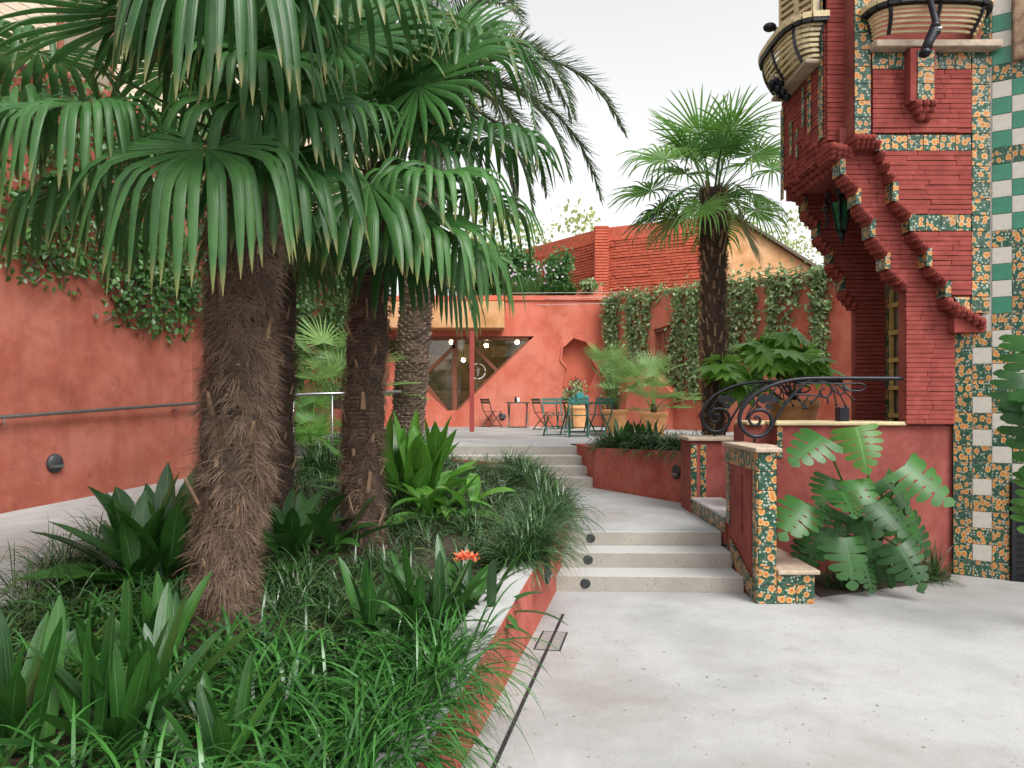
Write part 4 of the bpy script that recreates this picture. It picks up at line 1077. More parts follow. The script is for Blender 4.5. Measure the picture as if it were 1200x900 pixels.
place(copy_tree(chd), 602, 499.2, 180, 'dark folding chair tucked behind the small table by the salmon wall', 'chair', GC)
chairs = [(638, 503.5, 118, 'green folding chair at the left end of the flower table'),
          (650, 511, 12, 'green folding chair with its back to the steps beside another at the flower table'),
          (678, 512.5, -6, 'green folding chair with its back to the steps in front of the cyan menu cards'),
          (702, 511, -35, 'green folding chair turned sideways between the flower table and large pot'),
          (717, 507, 20, 'green folding chair standing against the large terracotta pot'),
          (662, 503, 170, 'green folding chair facing the steps from behind the flower table'),
          (814, 503, 30, 'green folding chair alone beside the slender palm trunk')]
for i, (x, y, r, l) in enumerate(chairs): place(ch if i == 0 else copy_tree(ch), x, y, r, l, 'chair', GC)
place(tbd, 607, 501.5, 4, 'small dark folding table against the salmon wall near the red post', 'table', 'folding tables')
place(tb, 676, 507, 8, 'green folding table holding red flowers and cyan menu cards', 'table', 'folding tables')
place(copy_tree(tb), 700, 506, -4, 'green folding table half hidden behind chairs near the large pot', 'table', 'folding tables')
def on_table(px, py, Y): p = at(px, py, Y); return Vector((p.x, Y, TER + .718))
q = on_table(607, 470, tbd.location.y)
tag(MB().box(q.x - .03, q.y - .03, q.z, q.x + .05, q.y + .03, q.z + .12).build('napkin_box', M['paper_white'], bevel=.004), 'small white napkin box on the dark folding table', 'box')
tag(MB().lathe([(.03, 0), (.032, .1), (.02, .13), (.022, .15)], (q.x - .06, q.y + .02, q.z), 12).build('salt_jar', M['iron_black'], smooth=True), 'small dark jar beside the white napkin box', 'jar')
yt = tb.location.y; q = on_table(679, 470, yt)
MC = 'menu cards on the flower table'
for dx, w, h, mt, l in ((.02, .16, .22, 'cyan_card', 'large cyan menu card standing on the flower table'), (.17, .09, .15, 'cyan_card', 'small cyan menu card at the edge of the flower table'), (-.15, .09, .14, 'cyan_card', 'small cyan card left of the red flowers on the table')):
    tag(MB().add([(q.x+dx-w/2, yt-.05, q.z), (q.x+dx+w/2, yt-.05, q.z), (q.x+dx+w/2, yt, q.z+h), (q.x+dx-w/2, yt, q.z+h), (q.x+dx-w/2, yt+.05, q.z), (q.x+dx+w/2, yt+.05, q.z)], [(0,1,2,3), (3,2,5,4), (0,3,4), (1,5,2), (0,4,5,1)]).build('menu_card', M[mt]), l, 'card', MC)

# pots
def pot(c, r, h, label, cat='pot', group='terracotta pots'):
    rt = empty('terracotta_pot', c, label, cat, group)
    prof = [(r*.70, 0), (r*.72, h*.02)] + [(r*(.72 + .2*t) + .004*math.sin(t*60), h*(.02 + .8*t)) for t in [k/10 for k in range(1, 11)]] + [(r*.98, h*.86), (r, h*.88), (r, h*.98), (r*.97, h), (r*.88, h), (r*.85, h*.9)]
    MB().lathe(prof, c, 32, cap=False).build('shell', M['terracotta'], rt, smooth=True)
    MB().lathe([(.001, h*.91), (r*.86, h*.91)], c, 24, cap=False).build('soil', M['soil'], rt); return rt
p1 = gnd(721, 508.5, TER); pot(p1, .30, .55, 'large terracotta pot with a fan palm behind the green chairs')
p2 = at(766, 506, 15.6); p2.z = TER; pot(p2, .30, .50, 'terracotta pot with a bright fan palm before the sloping sill')
p3 = gnd(674, 501, TER); p3 = at(676, 500, 19.8); p3.z = TER; pot(p3, .34, .62, 'terracotta pot of flowering plants behind the green folding table')
p4 = at(930, 497, 10.6); p4.z = TER + .02; pot(p4, .36, .74, 'terracotta pot of the large glossy leaved shrub behind the iron rails')

# ================================================================== PLANTS
def basis(A, N):
    A = Vector(A).normalized(); N = Vector(N); N = (N - A*N.dot(A)); N = N.normalized() if N.length > 1e-3 else A.orthogonal(); return A, N, N.cross(A)
def fan_leaf(parent, base, hub, A, N, rad, mat, nseg=38, spread=300, droop=.5, brk=.55, split=.42, fold=.35, pet=.014, name='fan_leaf', wf=1.0):
    """palmate palm leaf: petiole from base to hub, blade with pleated segments bending down past brk"""
    A, N, B = basis(A, N); th = np.radians(np.linspace(-spread/2, spread/2, nseg)) + np.random.normal(0, .012, nseg)
    a, b = np.array(A), np.array(B)
    d = np.cos(th)[:, None]*a + np.sin(th)[:, None]*b; side = -np.sin(th)[:, None]*a + np.cos(th)[:, None]*b
    d = d + np.array(N) * (.10 + .10*np.random.rand(nseg))[:, None]     # shallow cone
    L = rad * (1 - .28*(np.abs(th)/np.max(np.abs(th)))**2) * np.random.uniform(.92, 1.05, nseg); K = 11
    s = np.linspace(0, 1, K + 1); dth = math.radians(spread)/nseg
    wmax = 2*math.tan(dth/2) * split * wf
    xx = np.clip((s - split)/(1 - split), 0, 1); prof = np.where(s < split, 2*math.tan(dth/2)*s*1.04, wmax * np.clip(1.06 - .28*xx - .76*xx**4, .03, 1.05))
    vary = np.random.uniform(.55, 1.35, nseg); bend = np.zeros((nseg, K)); c = brk + np.random.uniform(-.07, .07, nseg)
    for k in range(K):
        x = (k + .5)/K; bend[:, k] = droop * (.05 + 1.3*np.exp(-((x - c)/.085)**2) + .45*(x > c)) * vary
    side = side + np.random.normal(0, .10, (nseg, 3))
    data = ribbons(np.repeat(np.array([hub], float), nseg, 0), d, L, L, K, bend, prof, side=side, fold=fold, rnd=np.clip(random.random() + np.random.normal(0, .12, nseg), 0, 1))
    parts = [data]
    bs, hb = Vector(base), Vector(hub); mid = bs.lerp(hb, .5) + Vector((0, 0, (hb - bs).length*.12)); n = 8
    cur = [bs*(1-t)**2 + mid*2*t*(1-t) + hb*t*t for t in [i/n for i in range(n + 1)]]
    cp = np.array([list(c_) for c_ in cur]); dd_ = nrm(np.gradient(cp, axis=0)); s1 = nrm(np.cross(dd_, (0, 0, 1)) + 1e-6); n1 = np.cross(s1, dd_)
    V = []
    for i in range(n + 1):
        w = pet * (1.25 - .5*i/n)
        for q_ in ((1, 0), (0, .6), (-1, 0), (0, -.6)): V.append(cp[i] + s1[i]*w*q_[0] + n1[i]*w*q_[1])
    Q = [(i*4 + k, i*4 + (k+1) % 4, i*4 + 4 + (k+1) % 4, i*4 + 4 + k) for i in range(n) for k in range(4)]
    m_ = len(V); parts.append((np.array(V), np.array(Q), np.zeros(m_), np.ones(m_)*.5, np.ones(m_)*.9))
    return np_obj(name, join_np(parts), M[mat], parent)

def hairy_trunk(parent, path, radii, nh, mat_h, hlen, stubs, core='fibre_core', lump=.05, hw=.0045, dirn=-1):
    """palm trunk: lumpy core, leaf-base stubs, coat of coarse fibres"""
    P = [Vector(p) for p in path]; n = len(P); cum = [0]
    for i in range(n-1): cum.append(cum[-1] + (P[i+1]-P[i]).length)
    def pt(t):
        s = t*cum[-1]
        for i in range(n-1):
            if s <= cum[i+1] + 1e-9:
                k = (s - cum[i])/(cum[i+1]-cum[i]); return P[i].lerp(P[i+1], k), radii[i]*(1-k) + radii[i+1]*k
        return P[-1], radii[-1]
    K, S = 60, 28; m = MB(); ph = U(0, 9)
    for i in range(K + 1):
        c, r = pt(i/K)
        for k in range(S):
            a = 2*math.pi*k/S; z = i/K*cum[-1]
            rr = r*(1 + lump*math.sin(z*9 + a*2 + ph) + lump*.9*(((z + .03*math.sin(a*2 + ph))/.13) % 1 - .5) + U(-.02, .02)); m.v.append((c.x + rr*math.cos(a), c.y + rr*math.sin(a), c.z))
    for i in range(K):
        for k in range(S): a = i*S + k; b = i*S + (k+1) % S; m.f.append((a, b, b + S, a + S))
    m.f.append(tuple(K*S + k for k in range(S)))
    tr = m.build('trunk', M[core], parent, smooth=True, fix=False)
    # stubs
    sm = MB()
    for i in range(stubs):
        c, r = pt((i + U(.2, .8))/stubs); a = i*2.39996 + U(-.2, .2); o = Vector((math.cos(a), math.sin(a), 0)); b0 = c + o*r*.93
        h = U(.07, .20); w = U(.018, .036); tdir = (o*U(.25, .55) + Vector((0,0,1))).normalized(); sd = Vector((-o.y, o.x, 0))
        sm = MB(); tp_ = b0 + tdir*h; e_ = Vector((0, 0, U(-.02, .02)))
        sm.add([b0 - sd*w*.7, b0 + sd*w*.7, b0 + sd*w*.5 + o*w*.5, b0 - sd*w*.5 + o*w*.5, tp_ - sd*w*.35 + e_, tp_ + sd*w*.4, tp_ + sd*w*.25 + o*w*.3, tp_ - sd*w*.25 + o*w*.3 + e_], [(0,3,2,1),(4,5,6,7),(0,1,5,4),(1,2,6,5),(2,3,7,6),(3,0,4,7)])
        sm.build('leaf_stub', M['stub'], tr)
    # fibres
    per = 14; nt_ = nh//per; nh = nt_*per
    tt = np.random.rand(nt_); tt = np.where(np.random.rand(nt_) < .7, np.clip((np.floor(tt*cum[-1]/.13) + np.random.uniform(.75, 1.0, nt_))*.13/cum[-1], 0, 1), tt)
    ta = np.random.rand(nt_)*2*np.pi; tsw = np.random.normal(0, .95, nt_); tdn = np.random.uniform(-.45, 1.15, nt_); tout = np.random.uniform(.0, .42, nt_); tl = np.random.uniform(*hlen, nt_)
    rp_ = lambda x: np.repeat(x, per)
    t = np.clip(rp_(tt) + np.random.normal(0, .012/cum[-1]*2, nh), 0, 1); a = rp_(ta) + np.random.normal(0, .11, nh)
    cs = np.array([list(pt(x)[0]) for x in np.linspace(0, 1, 101)]); rs = np.array([pt(x)[1] for x in np.linspace(0, 1, 101)])
    ix = (t*100).astype(int); o = np.stack([np.cos(a), np.sin(a), np.zeros(nh)], 1); tg = np.stack([-np.sin(a), np.cos(a), np.zeros(nh)], 1)
    p = cs[ix] + o*rs[ix][:, None]*.99
    d = o*(rp_(tout) + np.random.uniform(0, .2, nh))[:, None] + tg*(rp_(tsw) + np.random.normal(0, .28, nh))[:, None] + np.array([0, 0, 1.0])*(dirn*(rp_(tdn) + np.random.normal(0, .2, nh)))[:, None]
    L = rp_(tl)*np.random.uniform(.5, 1.2, nh); K = 5
    bend = np.random.uniform(.05, .45, (nh, K))*(1 if dirn < 0 else .4)
    # cluster colour so that tufts read
    rn = np.clip(rp_(np.random.rand(nt_))*.7 + np.random.rand(nh)*.4, 0, 1)
    side = nrm(np.cross(d, o)); fo = np_obj('fibre_coat', ribbons(p, d, L, np.random.uniform(.6, 1.4, nh)*hw, K, bend, [1, 1, .95, .8, .6, .15], side=side, rnd=rn), M[mat_h], tr)
    fo['kind'] = 'stuff'; return pt

def crown(parent, top, spec, mat, rad, nseg=38, wf=1.0, fold=.35):
    """spec rows: azimuth (deg, 0 = away from camera, 90 = right), elevation (deg), petiole length, droop, size factor, material"""
    for az, el, pl, dr, k, mt in spec:
        h = Vector((math.sin(R(az)), math.cos(R(az)), 0)); A = h*math.cos(R(el)) + Vector((0, 0, math.sin(R(el))))
        hub = Vector(top) + A*pl + Vector((0, 0, -.12*pl*(1 if el < 30 else 0)))
        el2 = el - 24; A2 = h*math.cos(R(el2)) + Vector((0, 0, math.sin(R(el2)))); N = -h*math.sin(R(el2)) + Vector((0, 0, math.cos(R(el2))))
        fan_leaf(parent, Vector(top) + Vector((h.x*.08, h.y*.08, -.12)), hub, A2, N, rad*k, mt or mat, nseg, droop=dr, spread=U(285, 325), wf=wf, fold=fold)

# ---- near palm
b1_ = Vector((-1.69, 4.3, soil_z(4.3))); top1 = Vector((-1.55, 4.25, 3.35))
pm = empty('windmill_palm', b1_, 'near windmill palm with a thick shaggy brown trunk in the grass bed', 'palm tree', 'windmill palms')
hairy_trunk(pm, [b1_ - Vector((0,0,.1)), (-1.70, 4.3, .9), (-1.63, 4.3, 1.35), (-1.61, 4.28, 2.0), (-1.57, 4.26, 2.7), top1], [.145, .155, .192, .178, .185, .15], 36000, 'fibre', (.05, .17), 44, hw=.0034, lump=.11)
key1 = [  # hub pixel, depth, axis, normal, radius, droop, break, segments
    ((240, 174), 3.5, (-.03, -.66, -.52), (0, -.62, .75), .98, .80, .42, 42),
    ((268, -15), 3.15, (.18, -.72, -.38), (.1, -.55, .8), .85, .80, .40, 38),
    ((105, 125), 3.60, (-.80, -.45, -.25), (-.2, -.5, .85), .82, .80, .42, 38),
    ((165, 15), 3.9, (-.92, -.10, -.40), (-.3, -.2, .9), .85, .15, .6, 32),
    ((395, -20), 3.5, (.75, -.45, -.20), (.2, -.4, .9), .80, .70, .5, 32),
    ((325, 185), 3.8, (.70, -.45, -.45), (.3, -.6, .7), .80, .70, .45, 30),
    ((95, 215), 4.1, (-.80, -.25, -.45), (-.5, -.3, .7), .72, .70, .45, 30),
    ((205, 80), 4.9, (-.65, .5, -.35), (-.3, .3, .9), .70, .50, .5, 30),
    ((395, 45), 4.3, (.6, .1, .30), (-.25, -.8, .45), .72, .12, .65, 34),
    ((45, 60), 4.4, (-.9, .2, -.1), (-.1, -.1, 1), .75, .6, .5, 30),
    ((330, 255), 4.75, (.45, .5, -.6), (.4, .3, .7), .60, .6, .5, 30),
    ((180, 215), 4.7, (-.45, .3, -.7), (-.4, .1, .8), .66, .6, .5, 30),
    ((300, 60), 3.9, (.35, -.6, -.45), (.2, -.5, .8), .70, .7, .5, 30),
    ((20, 130), 3.9, (-.8, -.4, -.4), (-.4, -.3, .8), .75, .8, .45, 30),
    ((292, 112), 3.85, (.12, -.6, -.5), (0, -.6, .7), .80, .7, .42, 32),
    ((345, 120), 3.9, (.6, -.55, -.4), (.2, -.6, .7), .75, .7, .45, 30)]
for (px, py), Y, A, N, r, dr, bk, ns in key1:
    fan_leaf(pm, top1 + Vector((U(-.08, .08), U(-.08, .08), U(-.35, .0))), at(px, py, Y), A, N, r, 'palm_leaf', ns, droop=dr, brk=bk)
crown(pm, top1, [(i*47 + U(-10, 10), 62 + U(-18, 14), U(.45, .65), U(.2, .5), U(.9, 1.05), None) for i in range(8)], 'palm_leaf', .72, 32)

# ---- second palm
b2_ = Vector((-1.295, 6.29, soil_z(6.29))); top2 = Vector((-1.12, 6.15, 3.75))
pm = empty('windmill_palm', b2_, 'second windmill palm with a slimmer ringed brown trunk beside the broad leaved plants', 'palm tree', 'windmill palms')
hairy_trunk(pm, [b2_ - Vector((0,0,.1)), (-1.30, 6.29, 1.1), (-1.28, 6.28, 1.8), (-1.22, 6.25, 2.6), (-1.16, 6.2, 3.2), top2], [.165, .165, .165, .155, .15, .12], 20000, 'fibre', (.04, .13), 60, dirn=-.5, lump=.08, hw=.0032)
key2 = [
    ((433, 216), 4.95, (.10, -.55, -.70), (0, -.8, .55), .85, .40, .42, 24),
    ((500, 205), 5.3, (.85, -.35, -.12), (.1, -.3, .9), .90, .75, .55, 34),
    ((497, 255), 5.2, (.72, -.45, -.42), (.3, -.4, .8), .85, .75, .5, 32),
    ((490, 100), 5.5, (.75, -.25, .25), (-.25, -.75, .5), .95, .18, .65, 36),
    ((545, 285), 5.6, (.70, -.25, -.5), (.5, -.3, .7), .80, .80, .42, 30),
    ((430, 50), 5.2, (.2, -.7, .30), (0, -.6, .7), .90, .35, .55, 34),
    ((350, 185), 5.5, (-.8, -.3, -.3), (-.3, -.3, .9), .80, .7, .5, 32),
    ((365, 260), 5.7, (-.6, -.25, -.6), (-.5, -.3, .7), .75, .7, .5, 30),
    ((465, 290), 5.8, (.25, -.5, -.75), (.1, -.7, .5), .72, .6, .45, 30),
    ((545, 60), 5.9, (.9, -.1, .0), (-.1, -.1, 1), .92, .5, .5, 34),
    ((575, 160), 6.0, (.9, -.1, -.15), (.2, -.1, .9), .85, .6, .5, 32),
    ((440, 250), 6.9, (-.1, .8, -.5), (0, .4, .8), .70, .5, .5, 30),
    ((560, 230), 6.2, (.85, .1, -.3), (.3, 0, .9), .85, .7, .48, 32),
    ((480, 10), 5.6, (.5, -.5, .5), (-.3, -.7, .5), .90, .15, .6, 34),
    ((520, 310), 6.3, (.5, -.2, -.8), (.6, -.3, .6), .75, .7, .42, 30),
    ((400, 130), 5.4, (-.3, -.7, -.2), (0, -.3, .9), .85, .7, .5, 32),
    ((500, 160), 5.9, (.3, -.6, -.5), (.2, -.6, .7), .85, .6, .5, 32),
    ((470, 130), 6.6, (.4, .4, .4), (-.2, -.8, .5), .85, .2, .6, 34),
    ((520, 60), 6.6, (.4, .3, .6), (-.3, -.7, .5), .85, .2, .6, 34)]
for (px, py), Y, A, N, r, dr, bk, ns in key2:
    fan_leaf(pm, top2 + Vector((U(-.08, .08), U(-.08, .08), U(-.45, .0))), at(px, py, Y), A, N, r, 'palm_leaf', ns, droop=dr, brk=bk)
crown(pm, top2, [(i*52 + U(-10, 10), 60 + U(-18, 16), U(.5, .75), U(.15, .4), U(.9, 1.05), None) for i in range(8)], 'palm_leaf', .84, 32)

# ---- slim palm half hidden behind the near trunk
b3_ = Vector((-2.24, 6.9, soil_z(6.9))); top3 = Vector((-2.2, 6.95, 3.6))
pm = empty('windmill_palm', b3_, 'windmill palm whose flaking trunk shows only behind the shaggy near trunk', 'palm tree', 'windmill palms')
hairy_trunk(pm, [b3_ - Vector((0,0,.1)), (-2.25, 6.9, 1.5), (-2.22, 6.92, 2.5), top3], [.17, .16, .15, .13], 5000, 'fibre_dark', (.05, .14), 60, dirn=.7)
crown(pm, top3, [(i*41 + U(-10, 10), (i % 3)*32 - 18 + U(-8, 8), U(.5, .75), U(.4, .7), U(.85, 1), None) for i in range(16)], 'palm_leaf', .74, 32)

# ---- palm by the terrace bed
b4_ = Vector((2.93, 10.5, TER)); top4 = at(836, 232, 10.5) + Vector((0, 0, .12))
pm = empty('windmill_palm', b4_, 'slender windmill palm with round crown standing in the terrace bed', 'palm tree', 'windmill palms')
hairy_trunk(pm, [b4_, b4_.lerp(top4, .35), b4_.lerp(top4, .7), top4], [.145, .155, .17, .19], 9000, 'fibre_dark', (.05, .14), 190, dirn=.9, lump=.06, hw=.007)
spec = []
for i in range(8): spec.append((i*45 + U(-10, 10), U(48, 84), U(.6, .9), U(.03, .10), U(.9, 1.05), 'palm_leaf_bright'))
for i in range(8): spec.append((i*45+15 + U(-8, 8), U(8, 38), U(.7, 1.0), U(.10, .35), U(.85, 1.0), 'palm_leaf_bright' if i % 4 else 'palm_leaf'))
for i in range(6): spec.append((i*60 + 20 + U(-8, 8), U(-25, -2), U(.6, .8), U(.3, .55), U(.8, .95), 'palm_leaf_bright'))
spec += [(118, -50, .62, .05, .85, 'palm_leaf_old'), (250, -32, .7, .16, .8, 'palm_leaf_old'), (285, -12, .75, .16, .95, 'palm_leaf')]
crown(pm, top4, spec, 'palm_leaf', .80, 34, .62, .5)

# ---- date palm
b5_ = Vector((at(476, 0, 13).x, 13, soil_z(13))); top5 = Vector((at(505, 0, 12.6).x, 12.6, 7.1))
pm = empty('date_palm', b5_, 'tall date palm with a scaly grey trunk and feathery arching fronds', 'palm tree')
K = 60; m = MB().tube([b5_, b5_.lerp(top5, .25), b5_.lerp(top5, .6), top5], [.27, .26, .27, .24], 20); tr = m.build('trunk', M['date_core'], pm, smooth=True)
sc = MB(); L5 = (top5 - b5_).length; nrow = 118
for i in range(nrow):
    t = i/nrow; c = b5_.lerp(top5, t); r = .275 if t < .5 else .275
    for k in range(11):
        a = 2*math.pi*(k + .5*(i % 2))/11 + U(-.06, .06); o = Vector((math.cos(a), math.sin(a), 0)); sd = Vector((-o.y, o.x, 0)); p = c + o*r*.93; w = .088*U(.8, 1.1); h = .055*U(.7, 1.2); out = .055*U(.6, 1.3); z = Vector((0, 0, 1)); j = Vector((0, 0, U(-.012, .012)))
        sc.add([p - sd*w + j, p + sd*w + j, p + sd*w*.7 + o*out + z*h + j, p - sd*w*.7 + o*out + z*h + j, p - sd*w*.8 + z*h*1.2 + j, p + sd*w*.8 + z*h*1.2 + j], [(0,1,2,3), (3,2,5,4), (0,3,4), (1,5,2)])
o = sc.build('trunk_scales', M['date_trunk'], tr, fix=False); o['kind'] = 'stuff'
def frond(parent, base, az, el, L, grav):
    n = 60; h = Vector((math.sin(R(az)), math.cos(R(az)), 0)); d = np.array(h*math.cos(R(el)) + Vector((0, 0, math.sin(R(el))))); p = np.array(base, float); P, D = [p.copy()], [d.copy()]
    for i in range(n):
        d = nrm(d + np.array([0, 0, -1])*grav*(.4 + 1.2*i/n)/n*2); p = p + d*L/n; P.append(p.copy()); D.append(d.copy())
    P, D = np.array(P), np.array(D); sd = np.array(Vector((h.y, -h.x, 0))); up = nrm(np.cross(sd, D)); up = np.where(up[:, 2:3] < 0, -up, up)
    parts = []; ii = np.arange(4, n); 
    for s in (-1, 1):
        for rep in range(2):
            jj = ii + .0; N = len(ii); tt = ii/n
            dd = D[ii]*.75 + s*sd*np.random.uniform(.6, .9, N)[:, None] + up[ii]*np.random.uniform(-.05, .55, N)[:, None]
            LL = (.16 + .30*np.sin(np.pi*np.clip(tt*.9 + .12, 0, 1)))*np.random.uniform(.85, 1.1, N)*L/3.2
            parts.append(ribbons(P[ii] + D[ii]*L/n*.5*rep, dd, LL, np.random.uniform(.020, .028, N), 4, .05, [.6, 1, .9, .6, .05], fold=.3))
    m2 = MB().tube([tuple(x) for x in P[::4]], [.03*(1 - .85*k/len(P[::4])) + .004 for k in range(len(P[::4]))], 5)
    # rachis as quads
    v = np.array(m2.v); q = np.array([f for f in m2.f if len(f) == 4]); z = np.zeros(len(v)); parts.append((v, q, z, z + .5, z + .8))
    np_obj('frond', join_np(parts), M['date_leaf'], parent)
for az, el, L, g in ((70, 50, 4.3, 1.45), (88, 34, 4.9, 1.15), (100, 12, 4.2, 1.3), (112, 44, 4.4, 1.6), (60, 22, 4.2, 1.4), (84, 18, 5.0, 1.25), (96, 58, 3.4, 1.7), (128, 30, 4.0, 1.6), (95, 2, 3.6, 1.5), (80, -15, 3.4, 1.3), (140, 55, 4, 1.4), (30, 45, 4, 1.3), (0, 35, 4, 1.3), (-40, 40, 4, 1.3), (-80, 45, 4, 1.3), (-110, 20, 3.8, 1.4), (-150, 45, 4, 1.3), (175, 25, 3.8, 1.4), (160, 70, 3.8, 1.2), (50, 75, 3.8, 1.2), (118, 5, 3.7, 1.4), (150, -5, 3.4, 1.4)):
    frond(pm, top5 + Vector((U(-.1, .1), U(-.1, .1), U(-.2, .2))), az, el, L*.82, g)

# ---- broad strap / lance leaves (aspidistra, clivia)
LANCE = [.10, .12, .18, .45, .75, .95, 1.0, .95, .8, .5, .06]; STRAP = [.55, .7, .85, .95, 1, 1, 1, .95, .85, .6, .1]
def blade(parent, base, az, el, L, W, droop, mat, prof=LANCE, fold=.22, name='leaf'):
    h = np.array([math.sin(R(az)), math.cos(R(az)), 0]); d = h*math.cos(R(el)) + np.array([0, 0, math.sin(R(el))]); sd = np.array([h[1], -h[0], 0]) + np.random.normal(0, .18, 3)
    return np_obj(name, ribbons([base], [d], L, W, 10, np.array([[droop*(.3 + 1.4*k/10) for k in range(10)]]), prof, side=[sd], fold=fold), M[mat], parent)
def broad_plant(name, c, n, L, W, label, cat, mat, prof=LANCE, els=(30, 85), dr=(.02, .12), azr=(0, 360), spreadr=.18, group=None, extra=()):
    rt = empty(name, c, label, cat, group)
    for i in range(n):
        f = i/max(n - 1, 1); az = azr[0] + (azr[1] - azr[0])*((i*.618) % 1) + U(-10, 10); el = els[1] - (els[1] - els[0])*f + U(-8, 8)
        r = spreadr*math.sqrt(random.random()); a = U(0, 6.28)
        blade(rt, Vector(c) + Vector((r*math.cos(a), r*math.sin(a), -.02)), az, el, U(*L), U(*W), U(*dr) * (1.3 if el < 45 else 1), mat, prof)
    for (az, el, l, w, d) in extra: blade(rt, Vector(c) + Vector((U(-.05, .05), U(-.05, .05), 0)), az, el, l, w, d, mat, prof)
    return rt
def bedpt(px, py):
    """where the pixel's ray meets the sloping bed"""
    Y = (EYE - .08)/((py - HZ)/F + .06); p = at(px, py, Y); p.z = soil_z(Y) - .01; return p
GP = 'broad leaved plants in the bed'
broad_plant('aspidistra', bedpt(185, 690), 34, (.60, .92), (.14, .20), 'dark aspidistra with wide pointed leaves left of the shaggy near trunk', 'plant', 'broad_leaf', els=(18, 84), azr=(-150, 150), group=GP,
            extra=((-88, 30, .95, .13, .03), (-100, 22, .8, .12, .05), (-60, 50, .9, .16, .02), (-15, 72, .95, .17, .01), (20, 66, .95, .17, .01), (-40, 62, .85, .16, .02), (-75, 18, .95, .17, .05), (-120, 25, .85, .17, .08), (-150, 30, .75, .16, .10), (-105, 42, .9, .18, .04), (-55, 32, .95, .18, .05), (60, 40, .8, .17, .06)))
broad_plant('aspidistra', bedpt(360, 655), 34, (.55, .85), (.13, .18), 'dark aspidistra spreading between the two palm trunks', 'plant', 'broad_leaf', els=(10, 75), dr=(.05, .16), group=GP, spreadr=.3)
broad_plant('aspidistra', bedpt(480, 590), 56, (.80, 1.15), (.15, .21), 'tall bright green aspidistra right of the second palm trunk', 'plant', 'broad_leaf_bright', els=(20, 86), dr=(.02, .11), group=GP, spreadr=.32)
broad_plant('aspidistra', bedpt(525, 605), 28, (.55, .85), (.13, .19), 'smaller aspidistra with drooping leaves in front of the bright tall one', 'plant', 'broad_leaf_bright', els=(5, 65), dr=(.08, .18), group=GP, spreadr=.28)
cl = broad_plant('clivia', bedpt(505, 745), 28, (.45, .68), (.055, .08), 'clivia with strap leaves and a coral flower head near the planter wall', 'plant', 'broad_leaf', STRAP, (15, 85), (.03, .12), group=GP, spreadr=.12)
broad_plant('clivia', bedpt(440, 755), 20, (.42, .62), (.055, .08), 'clivia without flowers left of the coral flowered one', 'plant', 'broad_leaf', STRAP, (20, 85), (.03, .10), group=GP, spreadr=.1)
broad_plant('clivia', bedpt(560, 720), 18, (.40, .58), (.05, .075), 'clivia with spreading strap leaves overlapping the planter coping', 'plant', 'broad_leaf', STRAP, (10, 75), (.05, .14), group=GP, spreadr=.1)
fm = MB(); fc = at(546, 657, bedpt(505, 745).y - .05)
for i in range(17):
    a = i*2.4; rr = .065*math.sqrt(i/17); c = fc + Vector((rr*math.cos(a), rr*math.sin(a)*.8, .02 - rr*.35 + U(-.012, .012)))
    for k in range(5):
        b = k*1.257 + i; o = Vector((math.cos(b), math.sin(b), .9)).normalized(); fm.add([c, c + o*.03 + Vector((-o.y, o.x, 0))*.012, c + o*.048, c + o*.03 - Vector((-o.y, o.x, 0))*.012], [(0,1,2,3)])
fm.build('flower_head', M['flower_coral'], cl, fix=False); MB().tube([bedpt(505, 745), fc - Vector((0,0,.02))], .01, 6).build('flower_stalk', M['broad_leaf'], cl)
broad_plant('clivia', bedpt(150, 880), 26, (.50, .72), (.065, .09), 'large foreground clivia with upright strap leaves in the grass', 'plant', 'broad_leaf', STRAP, (40, 86), (.01, .07), group=GP, spreadr=.16)
broad_plant('clivia', bedpt(15, 890), 18, (.50, .70), (.07, .10), 'foreground clivia with wide dark strap leaves at the bed corner by the path', 'plant', 'broad_leaf', STRAP, (35, 86), (.01, .06), group=GP, spreadr=.14)
broad_plant('clivia', bedpt(170, 800), 18, (.46, .66), (.055, .08), 'clivia with tall arching leaves just left of the near trunk foot', 'plant', 'broad_leaf', STRAP, (35, 86), (.02, .09), group=GP, spreadr=.12)
broad_plant('clivia', bedpt(250, 910), 14, (.38, .52), (.055, .075), 'low foreground clivia sunk among arching grass right of the large one', 'plant', 'broad_leaf', STRAP, (35, 80), (.02, .08), group=GP, spreadr=.1)
# terrace bed strap plants
GT = 'strap leaved plants in the terrace bed'
q = Vector((1.75, 10.75, TER)); broad_plant('clivia', q, 20, (.38, .58), (.07, .10), 'dark clivia with stiff leaves in the terrace bed before the terracotta pots', 'plant', 'broad_leaf', STRAP, (30, 86), (.01, .05), group=GT)
q = Vector((2.10, 10.9, TER)); broad_plant('clivia', q, 16, (.42, .64), (.07, .10), 'taller dark clivia in the terrace bed nearer the slender palm', 'plant', 'broad_leaf', STRAP, (35, 86), (.01, .05), group=GT)

